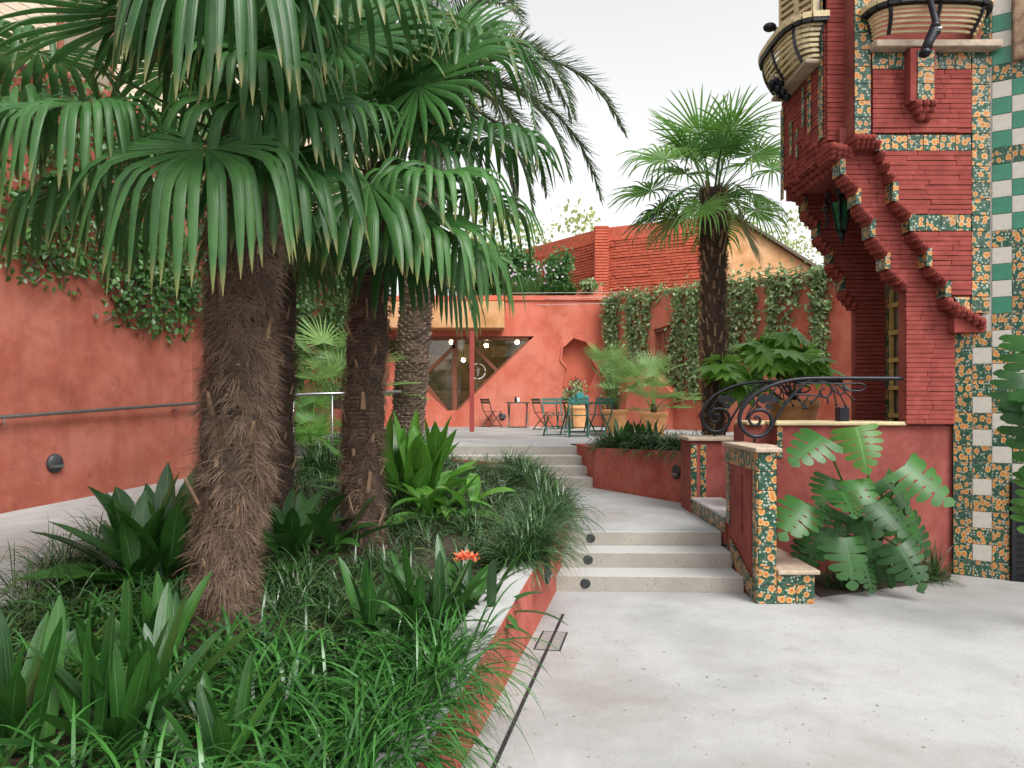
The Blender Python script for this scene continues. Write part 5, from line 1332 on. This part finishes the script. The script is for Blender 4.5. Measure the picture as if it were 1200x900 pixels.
# ---- grass-like ground cover
def clumps(name, centres, nb, L, W, mat, bend=(.06, .28), parent=None, els=(.25, 1.4)):
    C = np.array([list(c) for c in centres]); N = len(C)*nb; p = np.repeat(C, nb, 0)
    a = np.random.rand(N)*2*np.pi; e = np.random.uniform(els[0], els[1], N); h = np.stack([np.cos(a), np.sin(a), np.zeros(N)], 1)
    p = p + h*np.random.uniform(0, .05, N)[:, None]; d = h*np.cos(e)[:, None] + np.array([0, 0, 1])*np.sin(e)[:, None]; side = np.stack([-np.sin(a), np.cos(a), np.zeros(N)], 1) + np.random.normal(0, .25, (N, 3))
    K = 8; b = np.random.uniform(*bend, N)[:, None]*np.linspace(.35, 1.6, K)[None, :]*.75
    rn = np.clip(np.repeat(np.random.rand(len(C)), nb)*.6 + np.random.rand(N)*.5, 0, 1)
    return np_obj(name, ribbons(p, d, np.random.uniform(L[0], L[1], N), np.random.uniform(W[0], W[1], N), K, b, [.7, .9, 1, 1, .97, .9, .75, .45, .04], side=side, rnd=rn), M[mat], parent)
def scatter(n, ok, y0, y1):
    out = []
    while len(out) < n:
        Y = y0 + (y1 - y0)*random.random()**1.25; l, r = bed_left(Y) - .05, bed_right(Y) - .13; x = U(l, r)
        if ok(x, Y): out.append((x, Y, soil_z(Y) - .01))
    return out
px_of = lambda x, Y: 600 + F*x/Y
py_of = lambda Y, z: HZ + F*(EYE - z)/Y
bare = lambda x, Y: 4.25 < Y < 5.55 and x > bed_right(Y) - .42      # bare soil beside the coping
BP = [(o_.location.x, o_.location.y, (.30 if o_.location.y < 3.6 else .24) if o_.name.startswith('clivia') else .34) for o_ in COL.objects if o_.name.startswith(('clivia', 'aspidistra', 'windmill'))]
clear = lambda x, Y: all((x - a)**2 + (Y - b)**2 > r*r for a, b, r in BP)
lush = lambda x, Y: Y < 4.3 + .5*math.sin(x*2) and x > -2.6
c1 = scatter(225, lambda x, Y: lush(x, Y) and not bare(x, Y) and clear(x, Y), 1.7, 5.0)
tag(clumps('lily_turf', c1, 26, (.28, .52), (.012, .020), 'lily_grass', (.22, .52), els=(.25, 1.25)), 'bright green arching lily turf filling the near end of the bed', 'ground cover', kind='stuff')
c2 = scatter(430, lambda x, Y: not lush(x, Y) and not bare(x, Y) and clear(x, Y), 3.2, 11.5)
tag(clumps('mondo_grass', c2, 34, (.24, .44), (.007, .012), 'mondo_grass', (.22, .54), els=(.25, 1.25)), 'dark bluish mondo grass spilling over the planter wall and round the trunks', 'ground cover', kind='stuff')
c3 = [(bed_right(Y) - U(.02, .22), Y, soil_z(Y) + .06) for Y in [5.55 + 4.6*random.random() for _ in range(130)]]
tag(clumps('overhanging_grass', c3, 38, (.30, .55), (.007, .011), 'mondo_grass', (.20, .50), els=(.2, 1.3)), 'long mondo grass hanging over the coping near the lower steps', 'ground cover', kind='stuff')
c3 = [(bed_right(Y) - U(.08, .25), Y, soil_z(Y) + .03) for Y in [2.4 + 1.7*random.random() for _ in range(34)]]
tag(clumps('overhanging_turf', c3, 28, (.34, .60), (.008, .013), 'lily_grass', (.22, .50), els=(.1, 1.1)), 'lily turf arching over the coping at the near end of the planter wall', 'ground cover', kind='stuff')
c4 = [(U(-3.5, -3.1), Y, soil_z(Y) + .03) for Y in [3.6 + 3.2*random.random() for _ in range(46)]]
tag(clumps('path_edge_grass', c4, 40, (.32, .60), (.005, .009), 'mondo_grass', (.16, .40), els=(.1, 1.2)), 'dark fine grass arching over the ramp path below the red wall', 'ground cover', kind='stuff')
c5 = []
for i in range(120):
    t = random.random(); a = Vector((*PC, 0)).lerp(Vector((*PD, 0)), t); c5.append((a.x + .10 + U(0, .35), a.y + .06 + U(0, .30), TER + .02))
tag(clumps('terrace_mondo_grass', c5, 40, (.24, .46), (.009, .014), 'mondo_grass', (.22, .5), els=(.2, 1.3)), 'dark mondo grass trailing over the retaining wall of the terrace bed', 'ground cover', kind='stuff')
c6 = [(U(-3.1, -1.5), Y, soil_z(Y)) for Y in [10 + 3.5*random.random() for _ in range(140)]]
tag(clumps('ramp_side_grass', c6, 34, (.3, .55), (.012, .02), 'mondo_grass', (.1, .3)), 'grey green grass behind the steel railing and palm trunks', 'ground cover', kind='stuff')
c7 = scatter(190, lambda x, Y: not bare(x, Y), 1.8, 9)
tag(clumps('dry_blades', c7, 4, (.22, .42), (.006, .011), 'palm_leaf_old', (.16, .5), els=(.05, 1.0)), 'scattered dry tan blades among the living grass of the bed', 'dry grass', kind='stuff')
# dry leaves on the soil
lv = []; 
for i in range(120):
    Y = U(3, 6); x = U(bed_right(Y) - .7, bed_right(Y) - .2); lv.append((x, Y, soil_z(Y) + .02))
tag(np_obj('leaf_litter', ribbons(lv, np.random.normal(0, 1, (len(lv), 3))*[1, 1, .15], .05, .02, 2, .0, [.2, 1, .1]), M['palm_leaf_old']), 'dry leaf litter on the bare soil beside the coping', 'leaf litter', kind='stuff')

lv = [(x_, y_, .004) for x_, y_ in [(wall_x(Y_) + abs(random.gauss(.25, .5)) + .03, Y_) for Y_ in [U(3, 6.5) for _ in range(50)]] + [(U(.6, 5), U(3.3, 6.2)) for _ in range(40)]]
tag(np_obj('patio_litter', ribbons(lv, np.random.normal(0, 1, (len(lv), 3))*[1, 1, .04] + [0, 0, .05], np.random.uniform(.008, .03, len(lv)), .010, 2, .0, [.2, 1, .1]), M['palm_leaf_old']), 'tiny dry leaf fragments scattered on the patio', 'leaf litter', kind='stuff')

# ---- fan shrubs
def pot_palm(name, c, n, rad, pet, label, mat, els=(15, 85), group=None, nseg=26):
    rt = empty(name, c, label, 'palm', group)
    for i in range(n):
        az = i*137.5 + U(-15, 15); el = els[0] + (els[1] - els[0])*((i*.37) % 1); h = Vector((math.sin(R(az)), math.cos(R(az)), 0)); A = h*math.cos(R(el)) + Vector((0,0,math.sin(R(el))))
        N = -h*math.sin(R(el - 20)) + Vector((0,0,math.cos(R(el - 20)))); fan_leaf(rt, Vector(c), Vector(c) + A*U(*pet), h*math.cos(R(el - 20)) + Vector((0,0,math.sin(R(el - 20)))), N, rad*U(.85, 1.1), mat, nseg, spread=230, droop=.03, split=.35, fold=.3, pet=.008, wf=.8)
    MB().tube([Vector(c) - Vector((0,0,.12)), Vector(c) + Vector((0,0,.18))], [.09, .05], 8).build('stem', M['fibre_core'], rt); return rt
pot_palm('fan_palm', p1 + Vector((0, 0, .55)), 20, .44, (.6, 1.5), 'fan palm growing in the large terracotta pot near the star niche', 'palm_pot', (35, 88), 'potted fan palms')
pot_palm('fan_palm', p2 + Vector((0, 0, .50)), 22, .50, (.45, 1.15), 'bright fan palm in the pot before the sloping sill', 'palm_pot', (5, 86), 'potted fan palms')
q = at(365, 500, 11.5); q.z = soil_z(11.5) + .1; pot_palm('fan_shrub', q, 26, .52, (.3, .9), 'bushy green fan palm shrub behind the steel railing', 'palm_leaf_bright', (5, 85))
q = at(395, 480, 12.6); q.z = soil_z(12.6) + .9; pot_palm('fan_shrub', q, 18, .7, (.4, 1.3), 'taller fan palm shrub in the shade left of the date palm trunk', 'palm_pot', (0, 80))

# ---- fatsia in its pot
def palmate(parent, base, hub, A, N, rad, mat):
    A, N, B = basis(A, N); nl = 9; th = np.radians(np.linspace(-125, 125, nl)); a, b = np.array(A), np.array(B)
    d = np.cos(th)[:, None]*a + np.sin(th)[:, None]*b; sd = -np.sin(th)[:, None]*a + np.cos(th)[:, None]*b; L = rad*(1 - .35*(np.abs(th)/2.2)**2)
    parts = [ribbons(np.repeat([list(hub)], nl, 0), d, L, L*.29, 7, .07, [.42, .42, .58, .92, 1, .82, .45, .05], side=sd, fold=.22, rnd=np.full(nl, random.random()))]
    v = MB().tube([base, Vector(base).lerp(hub, .5) + Vector((0,0,.04)), hub], .008, 5); vv = np.array(v.v); q = np.array([f for f in v.f if len(f) == 4]); z = np.zeros(len(vv)); parts.append((vv, q, z, z + .5, z + .9))
    return np_obj('palmate_leaf', join_np(parts), M[mat], parent)
ft = empty('fatsia', p4 + Vector((0, 0, .68)), 'large fatsia shrub with glossy fingered leaves behind the iron rails', 'shrub')
fx = Vector((at(890, 0, 10.4).x, 10.4, TER + .2))
stems = [(at(872, 460, 10.2), .0), (at(905, 430, 10.3), 0), (at(935, 425, 10.4), 0), (at(955, 440, 10.3), 0), (at(885, 415, 10.6), 0), (at(920, 402, 10.7), 0), (at(850, 440, 10.1), 0)]
for e, _ in stems:
    MB().tube([p4 + Vector((U(-.1, .1), U(-.1, .1), .66)), (p4 + Vector((0, 0, .7))).lerp(e, .5) + Vector((0, 0, .1)), e], [.022, .016, .010], 6).build('stem', M['bark'], ft, smooth=True)
    for k in range(9):
        az = k*137.5 + U(-20, 20); el = U(-5, 60); h = Vector((math.sin(R(az)), math.cos(R(az)), 0)); hub = e + (h*math.cos(R(el)) + Vector((0,0,math.sin(R(el)))))*U(.14, .32)
        tilt = U(-62, -8); palmate(ft, e - Vector((0, 0, .05)), hub, h*math.cos(R(tilt)) + Vector((0,0,math.sin(R(tilt)))), -h*math.sin(R(tilt)) + Vector((0,0,math.cos(R(tilt)))), U(.26, .44), 'fatsia_leaf')

# ---- monstera
def monstera_leaf(parent, base, hub, A, N, L, mat, droop=.25):
    """heart-shaped split leaf: lobes separated by narrow slits, edges curling down"""
    A, N, B = basis(A, N); V, Fq, al, ac = [], [], [], []
    lob = random.choice((5, 6, 6, 7)); roll = U(-.12, .12)
    W = lambda s: L*.55*(math.sin(math.pi*min(1, (s*.88 + .15)**.62)))**.7
    def P(s, w):
        z = -droop*L*s*s - .55*abs(w)**1.7/L**.7 + roll*w
        return Vector(hub) + A*(s*L) + B*w*(1 - .10*(abs(w)/L)) + N*(z + .09*abs(w))
    K, J = 6, 5
    for sgn in (-1, 1):
        for i in range(lob):
            s0, s1 = i/lob, (i + 1)/lob; mid = (s0 + s1)/2; cut = U(.42, .68) if i else .9; gap = U(.08, .20); wk = U(.9, 1.06); tw = U(-.03, .03)
            sweep = -.10 + .17*i/(lob - 1)
            idx = len(V)
            for k in range(K + 1):
                f = k/K
                for j in range(J + 1):
                    s_ = s0 + (s1 - s0)*j/J; e = abs(j/J - .5)*2
                    nar = 1.0 if f < cut else 1 - gap*min(1, (f - cut)/.12)
                    tip = 1 - .16*e**2.5 if f > .99 else 1
                    lastc = 1 if i < lob - 1 else 1 - .25*f
                    sv = mid + (s_ - mid)*nar*(1 if f < .9 else .95)*lastc + sweep*f**1.4 + tw*f
                    wv = W(mid + (s_ - mid)*.6)*f*wk*tip*sgn
                    V.append(P(sv, wv)); al.append(s_); ac.append(f*sgn)
            for k in range(K):
                for j in range(J):
                    a = idx + k*(J + 1) + j
                    if 0 < i < lob - 1 and k == 1 and j == J - 1 and random.random() < .6: continue     # small hole beside the midrib
                    Fq.append((a, a + 1, a + J + 2, a + J + 1))
    n0 = len(V); r = random.random()
    parts = [(np.array([list(v) for v in V]), np.array(Fq), np.array(al), np.array(ac), np.full(n0, r))]
    b_, h_ = Vector(base), Vector(hub); v = MB().tube([b_, b_.lerp(h_, .5) + Vector((0, 0, .08)), h_], [.014, .011, .008], 6); vv = np.array(v.v); q = np.array([f for f in v.f if len(f) == 4]); z = np.zeros(len(vv)); parts.append((vv, q, z, z + .5, z + .7))
    return np_obj('split_leaf', join_np(parts), M[mat], parent)
mc = Vector((at(1020, 690, 6.95).x, 6.98, .0))
mo = empty('monstera', mc, 'monstera with big split leaves growing against the red podium wall', 'plant')
leaves = [((1003, 500), 6.75, (-.05, -.6, -.75), .50, 1), ((965, 512), 6.7, (-.75, -.4, -.4), .50, 0), ((1004, 562), 6.6, (.05, -.6, -.5), .36, 0), ((1060, 545), 6.55, (.60, -.4, -.55), .55, 0), ((985, 575), 6.4, (-.05, -.8, -.35), .40, 0),
          ((945, 590), 6.5, (-.65, -.5, -.5), .48, 0), ((1028, 588), 6.4, (.35, -.6, -.6), .40, 0), ((990, 630), 6.35, (.0, -.55, -.85), .48, 0), ((1052, 640), 6.5, (.3, -.5, -.75), .46, 0), ((965, 622), 6.7, (-.5, -.3, -.8), .42, 0),
          ((1045, 595), 6.75, (.5, -.2, -.8), .50, 0), ((1010, 605), 6.7, (.1, -.4, -.9), .42, 0), ((1030, 640), 6.7, (.2, -.3, -.9), .42, 0), ((985, 600), 6.75, (-.3, -.3, -.9), .44, 0), ((1035, 560), 6.85, (.5, -.3, -.7), .42, 0), ((975, 560), 6.85, (-.4, -.4, -.7), .40, 0), ((1062, 610), 6.8, (.5, -.2, -.8), .40, 0), ((950, 640), 6.75, (-.4, -.4, -.8), .36, 0), ((1010, 655), 6.6, (.1, -.6, -.7), .34, 0)]
for (px, py), Y, A, L, br_ in leaves:
    monstera_leaf(mo, mc + Vector((U(-.12, .12), U(-.1, .05), U(.1, .5))), at(px, py, Y), A, Vector((U(-.25, .25), -.85, U(.25, .6))) + Vector((A[0]*.3, 0, 0)), L*.9, 'monstera_bright' if br_ else 'monstera_leaf', U(.1, .3))
for k in range(4): MB().tube([mc + Vector((U(-.1, .1), U(-.05, .05), -.02)), mc + Vector((U(-.2, .2), U(-.15, 0), U(.4, .7)))], [.02, .012], 6).build('stem', M['bark'], mo, smooth=True)
mc2 = Vector((4.25, 5.45, 0)); mo = empty('monstera', mc2, 'monstera reaching in beside the iron grille of the tiled pier', 'plant')
for (px, py), Y, A, L, br_ in (((1212, 395), 5.3, (-.30, -.3, -.85), .40, 0), ((1208, 440), 5.25, (-.35, -.35, -.8), .45, 0), ((1218, 480), 5.2, (-.30, -.3, -.9), .45, 0), ((1222, 560), 5.2, (-.35, -.4, -.8), .35, 1), ((1240, 400), 5.3, (.2, -.5, -.7), .5, 0), ((1230, 450), 5.1, (.1, -.6, -.7), .5, 0), ((1222, 590), 5.25, (-.3, -.5, -.6), .4, 1)):
    monstera_leaf(mo, mc2 + Vector((U(-.1, .1), U(-.1, .1), U(.6, 1.4))), at(px, py, Y), A, Vector((-.2, -.75, .6)), L, 'monstera_bright' if br_ else 'monstera_leaf', U(.15, .35))
for k in range(3): MB().tube([mc2 + Vector((U(-.1, .1), U(-.1, .1), 0)), mc2 + Vector((U(-.15, .15), U(-.1, .1), U(1.0, 1.5)))], [.028, .016], 7).build('stem', M['bark'], mo, smooth=True)
# soil strip and tufts under the monstera
a, b, c, d = gnd(962, 700, 0), gnd(1125, 680, 0), Vector((at(1117, 0, YP).x, YP + .03, 0)), Vector((at(925, 0, YP).x, YP + .03, 0))
tag(MB().prism([(a.x, a.y), (b.x - .1, b.y), (c.x, c.y), (d.x, d.y)], lambda u, v: (u, v, .012), (0, 0, -.02)).build('soil_strip', M['soil']), kind='structure')
def tuft(c, n, L, label):
    rt = empty('grass_tuft', c, label, 'grass', 'grass tufts under the monstera'); o = clumps('blades', [Vector(c) + Vector((U(-.12, .12), U(-.06, .06), 0)) for _ in range(n)], 34, L, (.006, .011), 'mondo_grass', (.08, .28), rt); o['kind'] = 'stuff'
tuft(gnd(988, 694, 0) + Vector((0, .12, 0)), 5, (.2, .36), 'small mondo grass tuft beside the stone seat block')
tuft(gnd(1070, 683, 0) + Vector((0, .12, 0)), 7, (.25, .42), 'mondo grass tuft at the foot of the tiled pier')
tuft(gnd(1100, 682, 0) + Vector((0, .10, 0)), 6, (.25, .45), 'wispy mondo grass tuft nearest the iron grille')
tuft(gnd(1035, 690, 0) + Vector((0, .18, 0)), 4, (.18, .3), 'short mondo grass tuft hidden below the monstera leaves')

# ---- climbers
def leaf_cloud(parent, P, Nn, size, mat, name='leaves', elong=1.7, jit=.7):
    P = np.array(P); N = len(P); n = nrm(np.array(Nn) + np.random.normal(0, jit, (N, 3))); d = nrm(np.cross(n, np.random.normal(0, 1, (N, 3)))); d = nrm(d + [0, 0, -.5]); sd = np.cross(d, n)
    S = np.random.uniform(size[0], size[1], N)
    o = np_obj(name, ribbons(P, d, S*elong, S, 3, .10, [.15, 1, .8, .05], side=sd, fold=.18), M[mat], parent); o['kind'] = 'stuff'; return o
def vine(name, label, strands, mat, size, per, thick=.12, parent=None):
    """strands: list of (start, end, normal, spread)"""
    rt = empty(name, strands[0][0], label, 'climber'); P, Nn = [], []; st = MB()
    for a, b, nn, sp in strands:
        a, b, nn = Vector(a), Vector(b), Vector(nn).normalized(); L = (b - a).length; k = max(3, int(per*L)); sd = nn.cross(Vector((0,0,1)))
        if sd.length < .1: sd = Vector((1,0,0))
        ph = U(0, 6)
        pth = [a.lerp(b, i/6) + sd*math.sin(ph + i*1.3)*sp*.4 + nn*.03 for i in range(7)]; st.tube(pth, .008, 5)
        for i in range(k):
            t = random.random(); c = a.lerp(b, t) + sd*(math.sin(ph + t*7.8)*sp*.4 + random.gauss(0, sp*.5)) + nn*(.02 + abs(random.gauss(0, thick))) + Vector((0, 0, random.gauss(0, .06)))
            P.append(list(c)); Nn.append(list(nn))
    st.build('stems', M['bark'], rt)['kind'] = 'stuff'; leaf_cloud(rt, P, Nn, size, mat); return rt
# dark creeper on the tall left wall
strands = []
def lwp(s, z): p = WA + wdv*s; return Vector((p.x, p.y, z))
Lw = (WC - WA).length
for i in range(46):
    s = U(-1, Lw); strands.append((lwp(s, 5.4 + U(-.1, .15)), lwp(s + U(-.3, .3), 5.4 - U(.2, 1.1)), wnv, .25))
for i in range(17):
    s = U(2.6, 4.2); strands.append((lwp(s, U(3.6, 4.3)), lwp(s + U(-.2, .2), U(2.95, 3.4)), wnv, .3))
for i in range(16):
    s = U(5.0, Lw); strands.append((lwp(s, U(3.4, 4.0)), lwp(s + U(-.2, .2), U(2.55, 3.1)), wnv, .3))
for i in range(9): strands.append((lwp(U(3, Lw), 5.2), lwp(U(4, Lw), 3.2), wnv, .2))
vine('creeper', 'dark green creeper hanging in bunches down the tall red wall', strands, 'vine_dark', (.030, .058), 90, .10)
strands = []
sdv = (WE - WC).normalized(); sn = Vector((sdv.y, -sdv.x, 0))
for i in range(46):
    s = U(.05, 9); p = WC + sdv*s; strands.append((Vector((p.x, p.y, U(4.2, 5.5))), Vector((p.x, p.y, U(1.2, 3.2))), sn, .35))
vine('creeper', 'dark creeper covering the set back wall behind the palm trunks', strands, 'vine_dark', (.05, .09), 60, .14)
# jasmine on the terrace wall
strands = []; vv_ = lambda s, z: VA + vd*s + Vector((0, 0, z))
def colm(px0, px1, n, ztop, py_bot, sp=.14):
    for i in range(n):
        px = U(px0, px1); s, zb = vw(px, py_bot + U(-25, 12)); strands.append((vv_(s, ztop), vv_(s + U(-.1, .1), zb), vn, sp))
for i in range(60):
    s = VL*(i + random.random())/60; strands.append((vv_(s, VH + .05), vv_(s + U(.1, .4), VH + U(-.35, .30)), vn, .3))
colm(708, 728, 9, VH, 475); colm(738, 762, 10, VH, 455); colm(788, 822, 12, VH, 470); colm(852, 870, 6, VH, 430); colm(876, 892, 4, VH, 410); colm(904, 924, 7, VH, 430); colm(950, 970, 7, VH, 425); colm(930, 945, 2, VH, 360)
colm(840, 885, 10, vw(860, 400)[1], 440, .25)
vine('jasmine', 'star jasmine trailing in columns over the salmon terrace wall', strands, 'jasmine_leaf', (.040, .078), 54, .10)

# ---- roof garden, shrubs and pale trees
def shrub(name, c, rx, rz, n, size, mat, label, cat='shrub', stem=True, group=None):
    rt = empty(name, c, label, cat, group); c = Vector(c); P = []; cen = [(U(-.6, .6)*rx, U(-.6, .6)*rx, U(.25, .95)*rz) for _ in range(14)]
    for i in range(n):
        k = random.choice(cen); P.append([c.x + k[0] + random.gauss(0, rx*.24), c.y + k[1] + random.gauss(0, rx*.24), c.z + max(.02, k[2] + random.gauss(0, rz*.14))])
    leaf_cloud(rt, P, [(0, -.3, .8)]*n, size, mat, 'foliage', 1.8, .9)
    if stem: MB().tube([c, c + Vector((.03, 0, rz*.5))], [.04, .02], 6).tube([c, c + Vector((-rx*.3, 0, rz*.7))], [.03, .012], 6).build('stem', M['bark'], rt)
    return rt
zr_ = at(0, 350, 21.5).z
q = at(655, 345, 22.2); q.z = at(0, 345, 22.2).z - .1; shrub('conical_shrub', q, .45, 1.3, 1500, (.05, .09), 'shrub_leaf', 'upright dark green shrub on the cafe roof before the brick wall')
rg = empty('flowering_tuft', at(628, 345, 22), 'pale flowered grassy perennial on the cafe roof', 'plant')
q = at(628, 348, 22); o = clumps('blades', [q + Vector((U(-.8, .7), U(-.3, .3), -.15)) for _ in range(26)], 22, (.6, 1.1), (.02, .035), 'shrub_leaf', (.02, .12), rg); o['kind'] = 'stuff'
fm = MB()
for i in range(70): fm.ball(q + Vector((U(-.8, .8), U(-.3, .2), U(.3, 1.0))), .035, 5, 4)
o = fm.build('flowers', M['flower_pale'], rg, fix=False); o['kind'] = 'stuff'
for px, w, mt, l in ((655, .45, 'lily_grass', 'round bright green grass mound below the upright roof shrub'), (618, .5, 'lily_grass', 'low bright green grass mound at the roof edge')):
    q = at(px, 340 if px > 640 else 354, 21.9); rt = empty('grass_mound', q, l, 'grass', 'roof grass mounds'); o = clumps('blades', [q + Vector((U(-w, w), U(-.15, .15), -.15)) for _ in range(14)], 50, (.3, .5), (.012, .02), mt, (.03, .15), rt); o['kind'] = 'stuff'
q = at(600, 350, 23); q.z -= .2; shrub('roof_shrub', q, .9, 1.9, 2600, (.06, .11), 'shrub_leaf', 'loose green shrub on the cafe roof behind the palm leaves')
q = at(560, 350, 23); q.z -= .2; shrub('roof_shrub', q, 1.0, 1.6, 2000, (.06, .11), 'lily_grass', 'bright green shrub on the cafe roof partly behind hanging palm leaves')
q = at(690, 338, 22); q.z -= .1; shrub('roof_shrub', q, .35, .35, 400, (.05, .08), 'jasmine_leaf', 'low pale green shrub on the sloping parapet beside the grass mound')
def tree(c, h, rx, n, label):
    rt = empty('pale_tree', c, label, 'tree', 'trees beyond the walls'); c = Vector(c)
    MB().tube([c, c + Vector((.1, 0, h*.5)), c + Vector((0, 0, h*.85))], [.16, .11, .04], 7).tube([c + Vector((.1, 0, h*.5)), c + Vector((rx*.5, 0, h*.8))], [.07, .02], 6).tube([c + Vector((.08, 0, h*.4)), c + Vector((-rx*.5, 0, h*.75))], [.07, .02], 6).build('trunk', M['bark'], rt, smooth=True)
    cen = [(U(-1, 1)*rx, U(-1, 1)*rx*.6, h*U(.5, 1.0)) for _ in range(26)]; P = []
    for i in range(n):
        k = random.choice(cen); P.append([c.x + k[0] + random.gauss(0, rx*.16), c.y + k[1] + random.gauss(0, rx*.16), c.z + k[2] + random.gauss(0, rx*.15)])
    o = leaf_cloud(rt, P, [(0, -.3, .8)]*n, (.10, .2), 'washed_out_tree_leaf', 'crown', 1.5, .9)
for px, py, Y, h, rx, l in ((640, 262, 36, 11.2, 2.6, 'pale yellow green tree above the left end of the brick wall'), (585, 262, 34, 10.6, 2.2, 'pale leafy tree behind the roof shrubs and hanging palm leaves'), (925, 256, 42, 12.3, 3.0, 'pale leafy tree beyond the ochre gable')):
    q = at(px, 470, Y); tree((q.x, Y, -.2), h, rx, 1500, l)
# flowers on the table and in the pot behind
def flower_pot_plant(c, h, n, label):
    rt = empty('flowering_plant', c, label, 'plant'); c = Vector(c); leaf_cloud(rt, [[c.x + random.gauss(0, .12), c.y + random.gauss(0, .1), c.z + U(.02, h)] for _ in range(n)], [(0, -.5, .7)]*n, (.03, .06), 'jasmine_leaf', 'foliage')
    fm = MB()
    for i in range(9): fm.ball(c + Vector((U(-.14, .14), U(-.1, .1), h + U(-.06, .08))), .028, 6, 5)
    fm.build('flowers', M['flower_crimson'], rt)['kind'] = 'stuff'; return rt
flower_pot_plant((tb.location.x - .10, tb.location.y + .1, TER + .72), .30, 220, 'crimson flowered plant on the green folding table')
flower_pot_plant(p3 + Vector((0, 0, .56)), .75, 500, 'tall flowering plant in the pot behind the green tables')
